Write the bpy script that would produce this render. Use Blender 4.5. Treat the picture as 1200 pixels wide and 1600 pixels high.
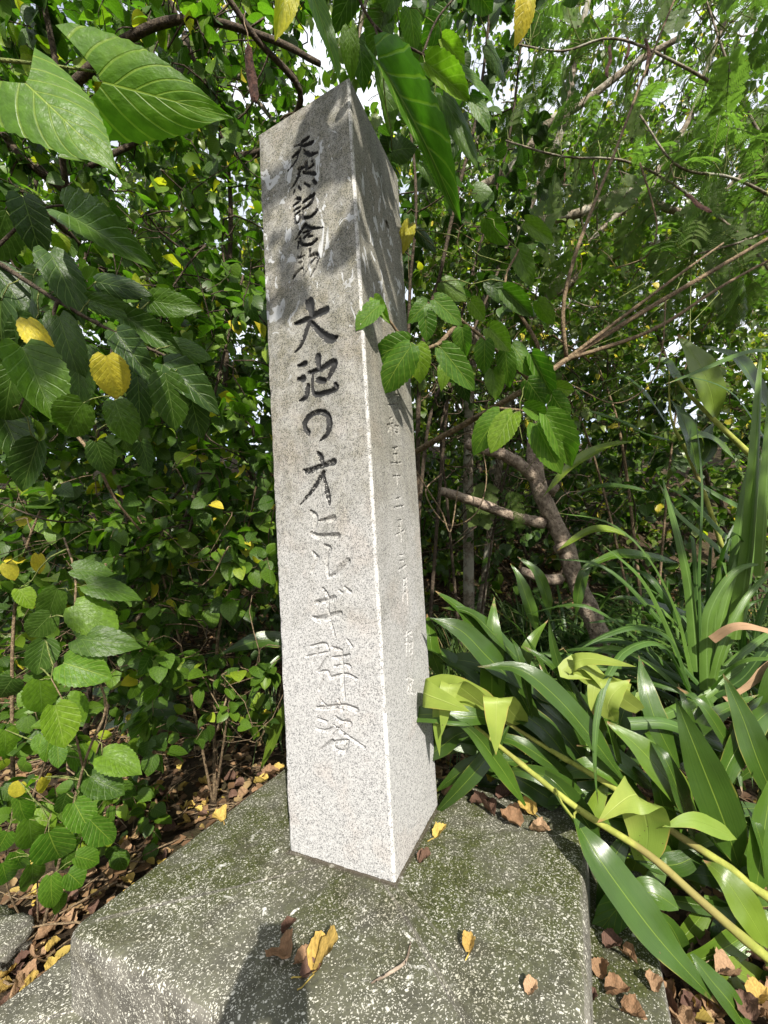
import bpy, math, random
import numpy as np
from mathutils import Vector, Matrix

for o in list(bpy.data.objects):
    bpy.data.objects.remove(o, do_unlink=True)
scene = bpy.context.scene
COL = scene.collection

# ------------------------------------------------------------------ camera
ZP = 0.24                                   # top of the plinth above the ground
F, YAW, PITCH, ROLL = 624.95, -0.4235, 0.0532, -0.0604     # focal length in photo pixels (1200 wide)
PX, PY = 620.7, 841.1                       # principal point in photo pixels
CAM = np.array([0.6003, -1.0187, 0.750 + ZP])
DV = np.array([math.sin(YAW) * math.cos(PITCH), math.cos(YAW) * math.cos(PITCH), math.sin(PITCH)])
_r = np.array([math.cos(YAW), -math.sin(YAW), 0.0])
_u = np.cross(_r, DV)
RV = _r * math.cos(ROLL) + _u * math.sin(ROLL)
UV = -_r * math.sin(ROLL) + _u * math.cos(ROLL)
cd = bpy.data.cameras.new('camera')
cam = bpy.data.objects.new('camera', cd)
COL.objects.link(cam)
cd.sensor_fit = 'HORIZONTAL'
cd.sensor_width = 36.0
cd.lens = F / 1200 * 36.0
cd.shift_x = -(PX - 600) / 1200
cd.shift_y = (PY - 800) / 1200
cd.clip_start, cd.clip_end = 0.02, 400.0
cam.matrix_world = Matrix(((RV[0], UV[0], -DV[0], CAM[0]), (RV[1], UV[1], -DV[1], CAM[1]),
                           (RV[2], UV[2], -DV[2], CAM[2]), (0, 0, 0, 1)))
scene.camera = cam

# ------------------------------------------------------------------ sky, sun, exposure
SUN = np.array([0.86, -0.95, 1.02])
SUN = SUN / np.linalg.norm(SUN)
world = bpy.data.worlds.new('World')
scene.world = world
world.use_nodes = True
wn = world.node_tree.nodes
bg = wn['Background']
sky = wn.new('ShaderNodeTexSky')
sky.sky_type = 'NISHITA'
sky.sun_disc = False
sky.sun_elevation = math.asin(SUN[2])
sky.sun_rotation = math.atan2(SUN[0], SUN[1])
sky.air_density, sky.dust_density, sky.ozone_density = 1.0, 2.0, 1.0
# thin bright cloud over much of the sky
wl = world.node_tree.links
wtc, wns, wcr, wmx = wn.new('ShaderNodeTexCoord'), wn.new('ShaderNodeTexNoise'), wn.new('ShaderNodeMapRange'), wn.new('ShaderNodeMix')
wns.inputs['Scale'].default_value, wns.inputs['Detail'].default_value = 2.6, 5.0
wl.new(wtc.outputs['Generated'], wns.inputs['Vector']); wl.new(wns.outputs['Fac'], wcr.inputs[0])
wcr.inputs[1].default_value, wcr.inputs[2].default_value, wcr.inputs[3].default_value, wcr.inputs[4].default_value = 0.34, 0.58, 0.3, 0.92
wmx.data_type = 'RGBA'
wl.new(wcr.outputs[0], wmx.inputs[0]); wl.new(sky.outputs['Color'], wmx.inputs[6]); wmx.inputs[7].default_value = (7.0, 7.2, 7.5, 1)
wl.new(wmx.outputs[2], bg.inputs['Color'])
bg.inputs['Strength'].default_value = 0.115
sl = bpy.data.lights.new('sun', 'SUN')
sl.energy = 5.0
sl.angle = math.radians(0.53)
sl.color = (1.0, 0.945, 0.85)
sun = bpy.data.objects.new('sun', sl)
COL.objects.link(sun)
sun.rotation_euler = Vector(SUN).to_track_quat('Z', 'Y').to_euler()
sun.location = (3, -7, 7)
vs = scene.view_settings
vs.view_transform = 'Standard'
vs.look = 'None'
vs.exposure = 0.98
vs.gamma = 1.0
vs.use_curve_mapping = False
scene.cycles.max_bounces = 8
scene.cycles.diffuse_bounces = 5
scene.cycles.transmission_bounces = 5
scene.cycles.sample_clamp_indirect = 6.0

R = np.random.RandomState(7)
random.seed(7)
def N(v):
    v = np.asarray(v, float)
    return v / (np.linalg.norm(v, axis=-1, keepdims=True) + 1e-12)
def at(x, y, d):
    """photo pixel + distance along the view axis -> world point"""
    return CAM + d * (DV + RV * (x - PX) / F - UV * (y - PY) / F)
def pix(P):
    V = np.asarray(P, float) - CAM
    z = V @ DV
    zz = np.where(np.abs(z) < 1e-6, 1e-6, z)
    return np.stack([PX + F * (V @ RV) / zz, PY - F * (V @ UV) / zz, z], -1)
def camdir(r, u, t):
    """vector from right / up / towards-camera components"""
    return N(RV * r + UV * u - DV * t)
# ------------------------------------------------------------------ helpers
def tag(o, label=None, cat=None, group=None, kind=None):
    if label: o['label'] = label
    if cat: o['category'] = cat
    if group: o['group'] = group
    if kind: o['kind'] = kind
    return o
def mesh(name, V, Fc, uv=None, rnd=None, smooth=True):
    """V (n,3), Fc = list/array of faces; uv per vertex; rnd per vertex float"""
    me = bpy.data.meshes.new(name)
    V = np.asarray(V, float)
    if isinstance(Fc, np.ndarray) and Fc.ndim == 2:
        k = Fc.shape[1]
        me.vertices.add(len(V)); me.vertices.foreach_set('co', V.ravel())
        me.loops.add(Fc.size); me.loops.foreach_set('vertex_index', Fc.ravel().astype(np.int32))
        me.polygons.add(len(Fc))
        me.polygons.foreach_set('loop_start', np.arange(0, Fc.size, k, dtype=np.int32))
        me.polygons.foreach_set('loop_total', np.full(len(Fc), k, np.int32))
        me.update(calc_edges=True)
    else:
        me.from_pydata([tuple(v) for v in V], [], [tuple(int(i) for i in f) for f in Fc])
        me.update()
    if uv is not None:
        li = np.empty(len(me.loops), np.int32); me.loops.foreach_get('vertex_index', li)
        l = me.uv_layers.new(name='UVMap')
        l.data.foreach_set('uv', np.asarray(uv, float)[li].ravel())
    if rnd is not None:
        a = me.attributes.new('rnd', 'FLOAT', 'POINT')
        a.data.foreach_set('value', np.asarray(rnd, float))
    me.polygons.foreach_set('use_smooth', np.full(len(me.polygons), bool(smooth)))
    return me
def obj(name, me, mat=None, parent=None):
    o = bpy.data.objects.new(name, me)
    COL.objects.link(o)
    if mat is not None and me is not None and len(me.materials) == 0:
        me.materials.append(mat)
    if parent is not None: o.parent = parent
    return o
def thing(name, label, cat, group=None):
    o = bpy.data.objects.new(name, None)
    COL.objects.link(o)
    o.empty_display_size = 0.05
    return tag(o, label, cat, group)
def set_base(t, p):
    """put a thing's Empty at its base; its children keep their world place"""
    t.location = tuple(p)
    inv = Matrix.Translation(-Vector(p))
    for c in t.children: c.matrix_parent_inverse = inv
def spline(P, n):
    """Catmull-Rom through rows of P (any columns)"""
    P = np.asarray(P, float)
    if len(P) == 2: return P[0] + (P[1] - P[0]) * np.linspace(0, 1, n)[:, None]
    Q = np.vstack([2 * P[0] - P[1], P, 2 * P[-1] - P[-2]])
    L = np.concatenate([[0], np.cumsum(np.linalg.norm(np.diff(P[:, :3], axis=0), axis=1))])
    L /= L[-1]
    out = []
    for t in np.linspace(0, 1, n):
        i = min(np.searchsorted(L, t, side='right') - 1, len(P) - 2)
        s = (t - L[i]) / (L[i + 1] - L[i] + 1e-9)
        a, b, c, d = Q[i], Q[i + 1], Q[i + 2], Q[i + 3]
        out.append(0.5 * (2 * b + (c - a) * s + (2 * a - 5 * b + 4 * c - d) * s * s + (3 * b - a - 3 * c + d) * s ** 3))
    return np.array(out)
def tube_arrays(P, r, k=6):
    P = np.asarray(P, float); n = len(P); r = np.broadcast_to(np.asarray(r, float), (n,))
    T = N(np.gradient(P, axis=0))
    h = np.array([0.31, 0.17, 0.93]); 
    S = N(np.cross(T, h)); B = np.cross(T, S)
    a = np.arange(k) * 2 * math.pi / k
    V = P[:, None, :] + r[:, None, None] * (np.cos(a)[None, :, None] * S[:, None, :] + np.sin(a)[None, :, None] * B[:, None, :])
    V = V.reshape(-1, 3)
    i, j = np.meshgrid(np.arange(n - 1), np.arange(k), indexing='ij')
    Fq = np.stack([i * k + j, i * k + (j + 1) % k, (i + 1) * k + (j + 1) % k, (i + 1) * k + j], -1).reshape(-1, 4)
    c = np.repeat(np.linspace(0, 1, n), k); d = np.tile(np.arange(k) / k, n)
    return V, Fq, np.stack([d, c], 1)
def join(parts):
    Vs, Fs, Us, o = [], [], [], 0
    for V, Fq, U in parts:
        Vs.append(V); Fs.append(Fq + o); Us.append(U); o += len(V)
    return np.vstack(Vs), np.vstack(Fs), np.vstack(Us)
def tube(name, P, r, mat, parent, k=8, n=None, lump=0.0):
    P = np.asarray(P, float)
    if n:
        r = spline(np.c_[P, np.broadcast_to(np.asarray(r, float), (len(P),))], n)[:, 3]
        P = spline(P, n)
    V, Fq, U = tube_arrays(P, r, k)
    if lump:
        rr = np.repeat(np.broadcast_to(r, (len(P),)), k)[:, None]
        V = V + R.normal(size=V.shape) * lump * rr
    # end caps
    nV = len(V)
    Fl = [tuple(f) for f in Fq] + [tuple(range(k))[::-1], tuple(range(nV - k, nV))]
    return obj(name, mesh(name, V, Fl, U), mat, parent)

# ------------------------------------------------------------------ materials
def newmat(name):
    m = bpy.data.materials.new(name)
    m.use_nodes = True
    nt = m.node_tree
    for n in list(nt.nodes): nt.nodes.remove(n)
    return m, NB(nt)
class NB:
    def __init__(s, nt): s.nt = nt
    def n(s, t, **k):
        x = s.nt.nodes.new('ShaderNode' + t)
        for a, b in k.items():
            if a.startswith('i_'): x.inputs[a[2:].replace('_', ' ')].default_value = b
            else: setattr(x, a, b)
        return x
    def l(s, a, b): s.nt.links.new(a, b)
    def val(s, sock, v):
        if isinstance(v, bpy.types.NodeSocket): s.l(v, sock)
        else: sock.default_value = v
    def math(s, op, a, b=0.0, c=0.0, clamp=False):
        x = s.n('Math', operation=op, use_clamp=clamp)
        s.val(x.inputs[0], a); s.val(x.inputs[1], b); s.val(x.inputs[2], c)
        return x.outputs[0]
    def mix(s, f, a, b, mode='MIX'):
        x = s.n('Mix', data_type='RGBA', blend_type=mode)
        s.val(x.inputs[0], f); s.val(x.inputs[6], a if isinstance(a, bpy.types.NodeSocket) else (*a, 1)); s.val(x.inputs[7], b if isinstance(b, bpy.types.NodeSocket) else (*b, 1))
        return x.outputs[2]
    def ramp(s, f, stops, interp='LINEAR'):
        x = s.n('ValToRGB'); cr = x.color_ramp; cr.interpolation = interp
        while len(cr.elements) < len(stops): cr.elements.new(0.5)
        for e, (p, c) in zip(cr.elements, stops):
            e.position = p; e.color = (*c, 1) if len(c) == 3 else c
        s.val(x.inputs[0], f); return x.outputs[0]
    def sm(s, v, a, b):
        x = s.n('MapRange', interpolation_type='SMOOTHSTEP')
        s.val(x.inputs[0], v); x.inputs[1].default_value = a; x.inputs[2].default_value = b
        return x.outputs[0]
    def noise(s, vec, scale, detail=3, rough=0.55, dist=0.0):
        x = s.n('TexNoise'); s.l(vec, x.inputs['Vector'])
        x.inputs['Scale'].default_value = scale; x.inputs['Detail'].default_value = detail
        x.inputs['Roughness'].default_value = rough; x.inputs['Distortion'].default_value = dist
        return x.outputs['Fac']
    def vor(s, vec, scale, out='Distance', feature='F1', rand=1.0):
        x = s.n('TexVoronoi', feature=feature); s.l(vec, x.inputs['Vector'])
        x.inputs['Scale'].default_value = scale; x.inputs['Randomness'].default_value = rand
        return x.outputs[out]
    def bump(s, h, strength, dist=0.01):
        x = s.n('Bump'); s.l(h, x.inputs['Height']); x.inputs['Strength'].default_value = strength; x.inputs['Distance'].default_value = dist
        return x.outputs['Normal']
    def out(s, sh):
        o = s.n('OutputMaterial'); s.l(sh, o.inputs['Surface'])
    def pbsdf(s, col, rough, spec=0.5, normal=None):
        b = s.n('BsdfPrincipled'); s.val(b.inputs['Base Color'], col if isinstance(col, bpy.types.NodeSocket) else (*col, 1)); s.val(b.inputs['Roughness'], rough)
        b.inputs['Specular IOR Level'].default_value = spec
        if normal is not None: s.l(normal, b.inputs['Normal'])
        return b.outputs[0]

def leaf_mat(name, stops, vein=(0.16, 0.24, 0.06), nv=7.0, slant=0.38, src='obj', rough=0.42, trans=0.38, tint=(1.35, 1.9, 0.7),
             veinamt=0.42, midw=0.04, spec=0.3, parallel=False, spots=0.25, edge=None, tip=None, blotch=None):
    m, b = newmat(name)
    uv = b.n('UVMap'); sp = b.n('SeparateXYZ'); b.l(uv.outputs[0], sp.inputs[0])
    u = b.math('ABSOLUTE', b.math('MULTIPLY_ADD', sp.outputs[0], 2.0, -1.0)); v = sp.outputs[1]
    if src == 'obj': rnd = b.n('ObjectInfo').outputs['Random']
    else: rnd = b.n('Attribute', attribute_name='rnd').outputs['Fac']
    col = b.ramp(rnd, stops)
    tc = b.n('TexCoord')
    nz = b.noise(tc.outputs['Object'], 9.0, 3)
    col = b.mix(b.sm(nz, 0.25, 0.8), b.mix(1.0, col, (0.72, 0.74, 0.7), 'MULTIPLY'), b.mix(1.0, col, (1.22, 1.2, 1.15), 'MULTIPLY'))
    mid = b.math('SUBTRACT', 1.0, b.sm(u, midw * 0.4, midw))
    if parallel:
        pv = b.n('CombineXYZ'); b.l(b.math('MULTIPLY', b.math('SUBTRACT', sp.outputs[0], b.math('MULTIPLY', b.math('MULTIPLY', v, b.math('SUBTRACT', sp.outputs[0], 0.5)), -0.5)), 34.0), pv.inputs[0]); b.l(b.math('MULTIPLY', v, 1.6), pv.inputs[1]); b.l(b.math('MULTIPLY', rnd, 40.0), pv.inputs[2])
        side = b.noise(pv.outputs[0], 1.0, 3, 0.6); samt = 0.30
    else:
        f = b.math('MULTIPLY', b.math('SUBTRACT', v, b.math('MULTIPLY', b.math('POWER', u, 0.85), b.math('MULTIPLY_ADD', rnd, 0.16, slant - 0.08))), b.math('MULTIPLY_ADD', rnd, 2.4, nv - 1.2))
        tri = b.math('ABSOLUTE', b.math('SUBTRACT', b.math('FRACT', f), 0.5))
        side = b.math('SUBTRACT', 1.0, b.sm(tri, 0.03, 0.1)); samt = 0.62
    vv = b.math('MAXIMUM', mid, b.math('MULTIPLY', side, samt))
    col = b.mix(b.math('MULTIPLY', vv, veinamt), col, vein)
    if tip is not None:
        tp = b.sm(b.math('ADD', v, b.math('MULTIPLY_ADD', b.noise(tc.outputs['Object'], 22.0, 3), 0.3, -0.15)), tip[0], tip[0] + 0.06)
        col = b.mix(b.math('MULTIPLY', tp, b.sm(rnd, 0.25, 0.45)), col, tip[1])
    if blotch is not None:
        col = b.mix(b.math('MULTIPLY', b.sm(b.noise(tc.outputs['Object'], 2.4, 4, 0.6), 0.48, 0.66), 0.8), col, blotch)
    if edge is not None:
        eg = b.math('MULTIPLY', b.sm(u, 0.9, 1.0), b.sm(b.noise(tc.outputs['Object'], 9.0, 3), 0.52, 0.66))
        col = b.mix(eg, col, edge)
    if spots:
        sx = b.vor(tc.outputs['Object'], 60.0)
        msk = b.math('MULTIPLY', b.math('SUBTRACT', 1.0, b.sm(sx, 0.06, 0.13)), b.sm(b.noise(tc.outputs['Object'], 5.0, 2), 0.6, 0.66))
        col = b.mix(b.math('MULTIPLY', msk, spots * 2), col, (0.10, 0.07, 0.03))
    nrm = b.bump(b.math('ADD', b.math('MULTIPLY', vv, -1.0), b.math('MULTIPLY', nz, 1.2)), 0.45, 0.004)
    p = b.pbsdf(col, rough, spec, nrm)
    t = b.n('BsdfTranslucent'); b.l(b.mix(1.0, col, tint, 'MULTIPLY'), t.inputs['Color'])
    mx = b.n('MixShader'); mx.inputs[0].default_value = trans
    b.l(p, mx.inputs[1]); b.l(t.outputs[0], mx.inputs[2])
    b.out(mx.outputs[0])
    return m
def bark_mat(name, c1, c2, scale=40.0, lichen=None, pores=0.55):
    m, b = newmat(name)
    tc = b.n('TexCoord'); mp = b.n('Mapping'); b.l(tc.outputs['Object'], mp.inputs[0])
    v = mp.outputs[0]
    n1 = b.noise(v, scale, 5, 0.65); n2 = b.noise(v, scale * 0.2, 3)
    col = b.mix(b.sm(n1, 0.35, 0.68), c1, c2)
    pore = b.math('SUBTRACT', 1.0, b.sm(b.vor(v, scale * 3.2), 0.12, 0.3))
    col = b.mix(b.math('MULTIPLY', pore, pores), col, tuple(x * 0.3 for x in c1))
    if lichen is not None: col = b.mix(b.math('MULTIPLY', b.sm(n2, 0.5, 0.62), 0.7), col, lichen)
    b.out(b.pbsdf(col, 0.85, 0.2, b.bump(b.math('ADD', n1, b.math('MULTIPLY', pore, -1.45 * pores)), 0.9 if pores else 0.25, 0.012)))
    return m
G = {}
dkg, mdg, ltg, ylg, yel = (0.024, 0.056, 0.006), (0.052, 0.108, 0.009), (0.095, 0.175, 0.013), (0.20, 0.27, 0.018), (0.50, 0.41, 0.035)
for s in ('obj', 'attr'):
    G['mul_' + s] = leaf_mat('mulberry_leaf_' + s, [(0, dkg), (0.45, mdg), (0.85, ltg), (0.965, ylg), (0.975, yel), (1, yel)], src=s)
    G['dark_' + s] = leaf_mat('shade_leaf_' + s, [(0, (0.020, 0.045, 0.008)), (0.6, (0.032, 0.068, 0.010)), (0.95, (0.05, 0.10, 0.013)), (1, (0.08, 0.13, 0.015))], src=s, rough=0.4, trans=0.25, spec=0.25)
    G['far_' + s] = leaf_mat('far_leaf_' + s, [(0, mdg), (0.5, (0.088, 0.132, 0.018)), (0.9, (0.14, 0.188, 0.026)), (0.955, ylg), (0.965, yel), (1, yel)], src=s, veinamt=0.3, trans=0.42, rough=0.34, spec=0.42)
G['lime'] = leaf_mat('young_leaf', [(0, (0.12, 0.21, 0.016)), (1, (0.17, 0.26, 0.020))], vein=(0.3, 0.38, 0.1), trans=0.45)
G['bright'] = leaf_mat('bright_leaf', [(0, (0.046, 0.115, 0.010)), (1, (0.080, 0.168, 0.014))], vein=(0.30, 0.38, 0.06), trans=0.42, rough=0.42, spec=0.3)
G['big'] = leaf_mat('broad_leaf', [(0, (0.070, 0.150, 0.012)), (1, (0.080, 0.165, 0.014))], vein=(0.30, 0.38, 0.06), trans=0.45, rough=0.42, spec=0.3, nv=5.5, slant=0.42, veinamt=0.6, midw=0.03, spots=0.6, blotch=(0.10, 0.18, 0.014))
G['yellow'] = leaf_mat('yellow_leaf', [(0, (0.50, 0.41, 0.03)), (0.6, (0.44, 0.38, 0.035)), (1, (0.36, 0.34, 0.035))], vein=(0.42, 0.36, 0.06), tint=(1.3, 1.25, 0.8), spots=0.9, edge=(0.3, 0.28, 0.03), blotch=(0.30, 0.30, 0.03), tip=(0.9, (0.28, 0.16, 0.05)))
G['ginger'] = leaf_mat('ginger_leaf', [(0, (0.014, 0.040, 0.006)), (0.5, (0.024, 0.060, 0.008)), (0.85, (0.046, 0.10, 0.010)), (1, (0.12, 0.17, 0.02))], vein=(0.15, 0.22, 0.03), parallel=True, rough=0.27, trans=0.16, veinamt=0.6, midw=0.05, spec=0.42, edge=(0.16, 0.16, 0.03), tip=(0.93, (0.24, 0.15, 0.07)), spots=0.5)
G['gingerlime'] = leaf_mat('ginger_leaf_pale', [(0, (0.22, 0.29, 0.05)), (1, (0.28, 0.34, 0.07))], vein=(0.34, 0.4, 0.1), parallel=True, rough=0.45, trans=0.35, veinamt=0.8, midw=0.06, tint=(1.1, 1.25, 0.7), edge=(0.4, 0.28, 0.08), tip=(0.94, (0.34, 0.2, 0.08)), blotch=(0.15, 0.24, 0.035), spots=0.6)
G['pandan'] = leaf_mat('strap_leaf', [(0, (0.024, 0.06, 0.012)), (0.5, (0.042, 0.092, 0.016)), (1, (0.08, 0.145, 0.022))], vein=(0.13, 0.21, 0.06), parallel=True, rough=0.33, trans=0.22, veinamt=0.6, midw=0.16, tip=(0.95, (0.28, 0.19, 0.1)))
G['sedge'] = leaf_mat('sedge_blade', [(0, (0.02, 0.045, 0.012)), (0.8, (0.05, 0.09, 0.02)), (0.93, (0.09, 0.12, 0.03)), (0.95, (0.22, 0.17, 0.08)), (1, (0.26, 0.2, 0.1))], src='attr', parallel=True, rough=0.4, trans=0.2)
G['feather'] = leaf_mat('feathery_leaf', [(0, (0.075, 0.115, 0.032)), (1, (0.125, 0.175, 0.05))], trans=0.5, veinamt=0.0, spots=0)
G['bark'] = bark_mat('pale_bark', (0.10, 0.08, 0.055), (0.26, 0.22, 0.165), 42, lichen=(0.33, 0.32, 0.26))
G['barkbrown'] = bark_mat('brown_bark', (0.135, 0.102, 0.077), (0.34, 0.275, 0.21), 34, pores=0.9)
G['barkdark'] = bark_mat('dark_bark', (0.035, 0.026, 0.018), (0.10, 0.075, 0.05), 60)
G['twig'] = bark_mat('twig_bark', (0.11, 0.075, 0.045), (0.25, 0.185, 0.11), 80)
G['greentwig'] = bark_mat('green_twig', (0.10, 0.13, 0.035), (0.20, 0.22, 0.07), 80)
G['cane'] = bark_mat('ginger_cane', (0.17, 0.19, 0.035), (0.30, 0.31, 0.07), 22, lichen=(0.16, 0.12, 0.05), pores=0.0)
G['pod'] = bark_mat('seed_pod', (0.025, 0.012, 0.009), (0.07, 0.032, 0.022), 60)
for k_, c_ in (('dry', [(0, (0.06, 0.035, 0.02)), (0.4, (0.14, 0.08, 0.042)), (0.7, (0.23, 0.14, 0.075)), (0.88, (0.31, 0.22, 0.11)), (0.95, (0.38, 0.28, 0.07)), (1, (0.42, 0.30, 0.06))]),
               ('dryyellow', [(0, (0.36, 0.235, 0.07)), (1, (0.47, 0.35, 0.09))]),
               ('drybrown', [(0, (0.20, 0.115, 0.065)), (1, (0.34, 0.22, 0.135))]),
               ('drydark', [(0, (0.085, 0.045, 0.035)), (1, (0.13, 0.075, 0.055))])):
    for s in ('obj', 'attr'):
        G[k_ + '_' + s] = leaf_mat('fallen_leaf_%s_%s' % (k_, s), c_, vein=(0.2, 0.13, 0.07), src=s, rough=0.75, trans=0.12, tint=(1.2, 1.0, 0.7), spec=0.2, veinamt=0.35)
# ------------------------------------------------------------------ ground
def terrain(x, y):
    dx, dy = x - 0.0, y - 0.0
    dep = (x - CAM[0]) * DV[0] + (y - CAM[1]) * DV[1]
    s = np.clip((dep - 2.9) / 5.5, 0, 1)
    h = 3.4 * s * s * (3 - 2 * s)
    return h + 0.025 * np.sin(x * 2.3 + 1) * np.cos(y * 1.9) - 0.012
def build_ground():
    a = np.concatenate([np.linspace(-60, -6, 19)[:-1], np.linspace(-6, 6, 97), np.linspace(6, 60, 19)[1:]])
    X, Y = np.meshgrid(a, a, indexing='ij')
    Z = terrain(X, Y) + R.normal(0, 0.008, X.shape)
    inside = (X > -0.75) & (X < 0.85) & (Y > -0.8) & (Y < 0.6)
    Z = np.where(inside, np.minimum(Z, 0.02), Z)
    n = len(a)
    i, j = np.meshgrid(np.arange(n - 1), np.arange(n - 1), indexing='ij')
    Fq = np.stack([i * n + j, (i + 1) * n + j, (i + 1) * n + j + 1, i * n + j + 1], -1).reshape(-1, 4)
    m, b = newmat('soil')
    tc = b.n('TexCoord').outputs['Object']
    n1 = b.noise(tc, 24, 6, 0.7); n2 = b.noise(tc, 3.0, 3)
    col = b.ramp(n1, [(0.2, (0.015, 0.011, 0.007)), (0.5, (0.045, 0.032, 0.02)), (0.75, (0.11, 0.078, 0.045))])
    col = b.mix(b.math('MULTIPLY', b.sm(n2, 0.5, 0.7), 0.5), col, (0.05, 0.055, 0.02))
    b.out(b.pbsdf(col, 0.95, 0.1, b.bump(n1, 0.9, 0.03)))
    o = obj('ground', mesh('ground', np.stack([X, Y, Z], -1).reshape(-1, 3), Fq), m)
    tag(o, kind='structure')
build_ground()

# ------------------------------------------------------------------ concrete plinth
def concrete_mat():
    m, b = newmat('mossy_concrete')
    geo = b.n('NewGeometry'); pos = geo.outputs['Position']
    sx = b.n('SeparateXYZ'); b.l(pos, sx.inputs[0])
    up = b.n('SeparateXYZ'); b.l(geo.outputs['True Normal'], up.inputs[0])
    big = b.noise(pos, 3.2, 5, 0.6); mid = b.noise(pos, 13, 5, 0.65); fine = b.noise(pos, 130, 4, 0.7)
    worn = b.noise(pos, 6.0, 6, 0.7, 0.6)
    cement = b.mix(b.sm(mid, 0.35, 0.65), (0.080, 0.076, 0.064), (0.158, 0.150, 0.128))
    moss = b.mix(b.sm(fine, 0.3, 0.7), (0.026, 0.032, 0.009), (0.062, 0.070, 0.022))
    # moss lies on the flat top, thinner along the front edge and on the sides
    front = b.sm(b.math('ADD', b.math('SUBTRACT', sx.outputs[1], b.math('MULTIPLY', sx.outputs[0], 0.22)), b.math('MULTIPLY_ADD', big, 0.5, -0.25)), -0.44, -0.10)
    mm = b.math('MULTIPLY', b.sm(up.outputs[2], 0.5, 0.95), b.math('MULTIPLY_ADD', front, 0.62, 0.42))
    mm = b.math('MULTIPLY', mm, b.math('MULTIPLY_ADD', b.sm(b.math('ADD', b.math('MULTIPLY', big, 0.6), b.math('MULTIPLY', mid, 0.4)), 0.36, 0.58), 0.75, 0.35))
    col = b.mix(mm, cement, moss)
    col = b.mix(b.math('MULTIPLY', b.sm(b.noise(pos, 45, 4, 0.7), 0.45, 0.7), 0.45), col, b.mix(1.0, col, (0.5, 0.5, 0.5), 'MULTIPLY'))
    # exposed pale grains of aggregate, in two sizes
    dens = b.noise(pos, 9.0, 6, 0.7)
    wob = b.n('VectorMath', operation='MULTIPLY_ADD')
    wn_ = b.n('TexNoise'); b.l(pos, wn_.inputs['Vector']); wn_.inputs['Scale'].default_value = 90.0
    b.l(wn_.outputs['Color'], wob.inputs[0]); wob.inputs[1].default_value = (0.014, 0.014, 0.014); b.l(pos, wob.inputs[2])
    wp = wob.outputs[0]
    def grains(scale, hi, lo):
        v = b.n('TexVoronoi'); b.l(wp, v.inputs['Vector']); v.inputs['Scale'].default_value = scale
        wn = b.n('TexWhiteNoise', noise_dimensions='3D'); b.l(v.outputs['Position'], wn.inputs['Vector'])
        pick = b.sm(b.math('ADD', wn.outputs['Value'], b.math('MULTIPLY_ADD', dens, 1.5, -0.75)), hi - 0.03, hi + 0.03)
        return b.math('MULTIPLY', pick, b.math('SUBTRACT', 1.0, b.sm(v.outputs['Distance'], lo, lo + 0.16)))
    bare = b.math('SUBTRACT', 1.0, b.math('MULTIPLY', front, 0.35))
    g1 = grains(95.0, 0.86, 0.2); g2 = grains(180.0, 0.68, 0.27); g3 = grains(330.0, 0.60, 0.3)
    gr = b.math('MULTIPLY', b.math('MAXIMUM', b.math('MAXIMUM', g1, b.math('MULTIPLY', g2, 0.9)), b.math('MULTIPLY', g3, 0.75)), bare)
    gcol = b.mix(fine, (0.36, 0.35, 0.28), (0.74, 0.72, 0.65))
    col = b.mix(b.math('MULTIPLY', gr, 0.9), col, gcol)
    # lime bloom washed out around the foot of the pillar
    ex = b.math('MULTIPLY', b.math('SUBTRACT', sx.outputs[0], 0.02), 1.0); ey = b.math('SUBTRACT', sx.outputs[1], -0.22)
    rr = b.math('SQRT', b.math('ADD', b.math('MULTIPLY', ex, ex), b.math('MULTIPLY', b.math('MULTIPLY', ey, ey), 7.0)))
    bl = b.math('MULTIPLY', b.sm(b.math('ADD', b.noise(pos, 26, 6, 0.75, 0.8), b.math('MULTIPLY', b.noise(pos, 90, 3), 0.22)), 0.70, 0.79), b.math('SUBTRACT', 1.0, b.sm(rr, 0.16, 0.55)))
    bl2 = b.math('MULTIPLY', b.sm(worn, 0.64, 0.74), b.sm(fine, 0.5, 0.6))
    col = b.mix(b.math('MAXIMUM', bl, b.math('MULTIPLY', bl2, 0.3)), col, (0.62, 0.61, 0.58))
    pat = b.sm(b.noise(pos, 7.5, 5, 0.65, 1.2), 0.5, 0.62)
    col = b.mix(b.math('MULTIPLY', pat, 0.5), col, b.mix(1.0, col, (0.55, 0.53, 0.42), 'MULTIPLY'))
    damp = b.math('MULTIPLY', b.math('SUBTRACT', 1.0, b.sm(rr, 0.1, 0.33)), 0.35)
    col = b.mix(damp, col, b.mix(1.0, col, (0.62, 0.58, 0.55), 'MULTIPLY'))
    # dirt caught in the joint round the pillar's foot
    jx = b.math('SUBTRACT', b.math('ABSOLUTE', sx.outputs[0]), 0.1531); jy = b.math('SUBTRACT', b.math('ABSOLUTE', sx.outputs[1]), 0.1563)
    jd = b.math('ADD', b.math('MAXIMUM', jx, jy), b.math('MULTIPLY_ADD', mid, 0.016, -0.008))
    col = b.mix(b.math('MULTIPLY', b.math('SUBTRACT', 1.0, b.sm(jd, 0.002, 0.016)), 0.8), col, (0.045, 0.036, 0.026))
    h = b.math('ADD', b.math('MULTIPLY', fine, 0.6), b.math('ADD', b.math('MULTIPLY', gr, 0.35), mid))
    b.out(b.pbsdf(col, 0.9, 0.2, b.bump(h, 0.55, 0.008)))
    return m
MC = concrete_mat()
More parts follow.
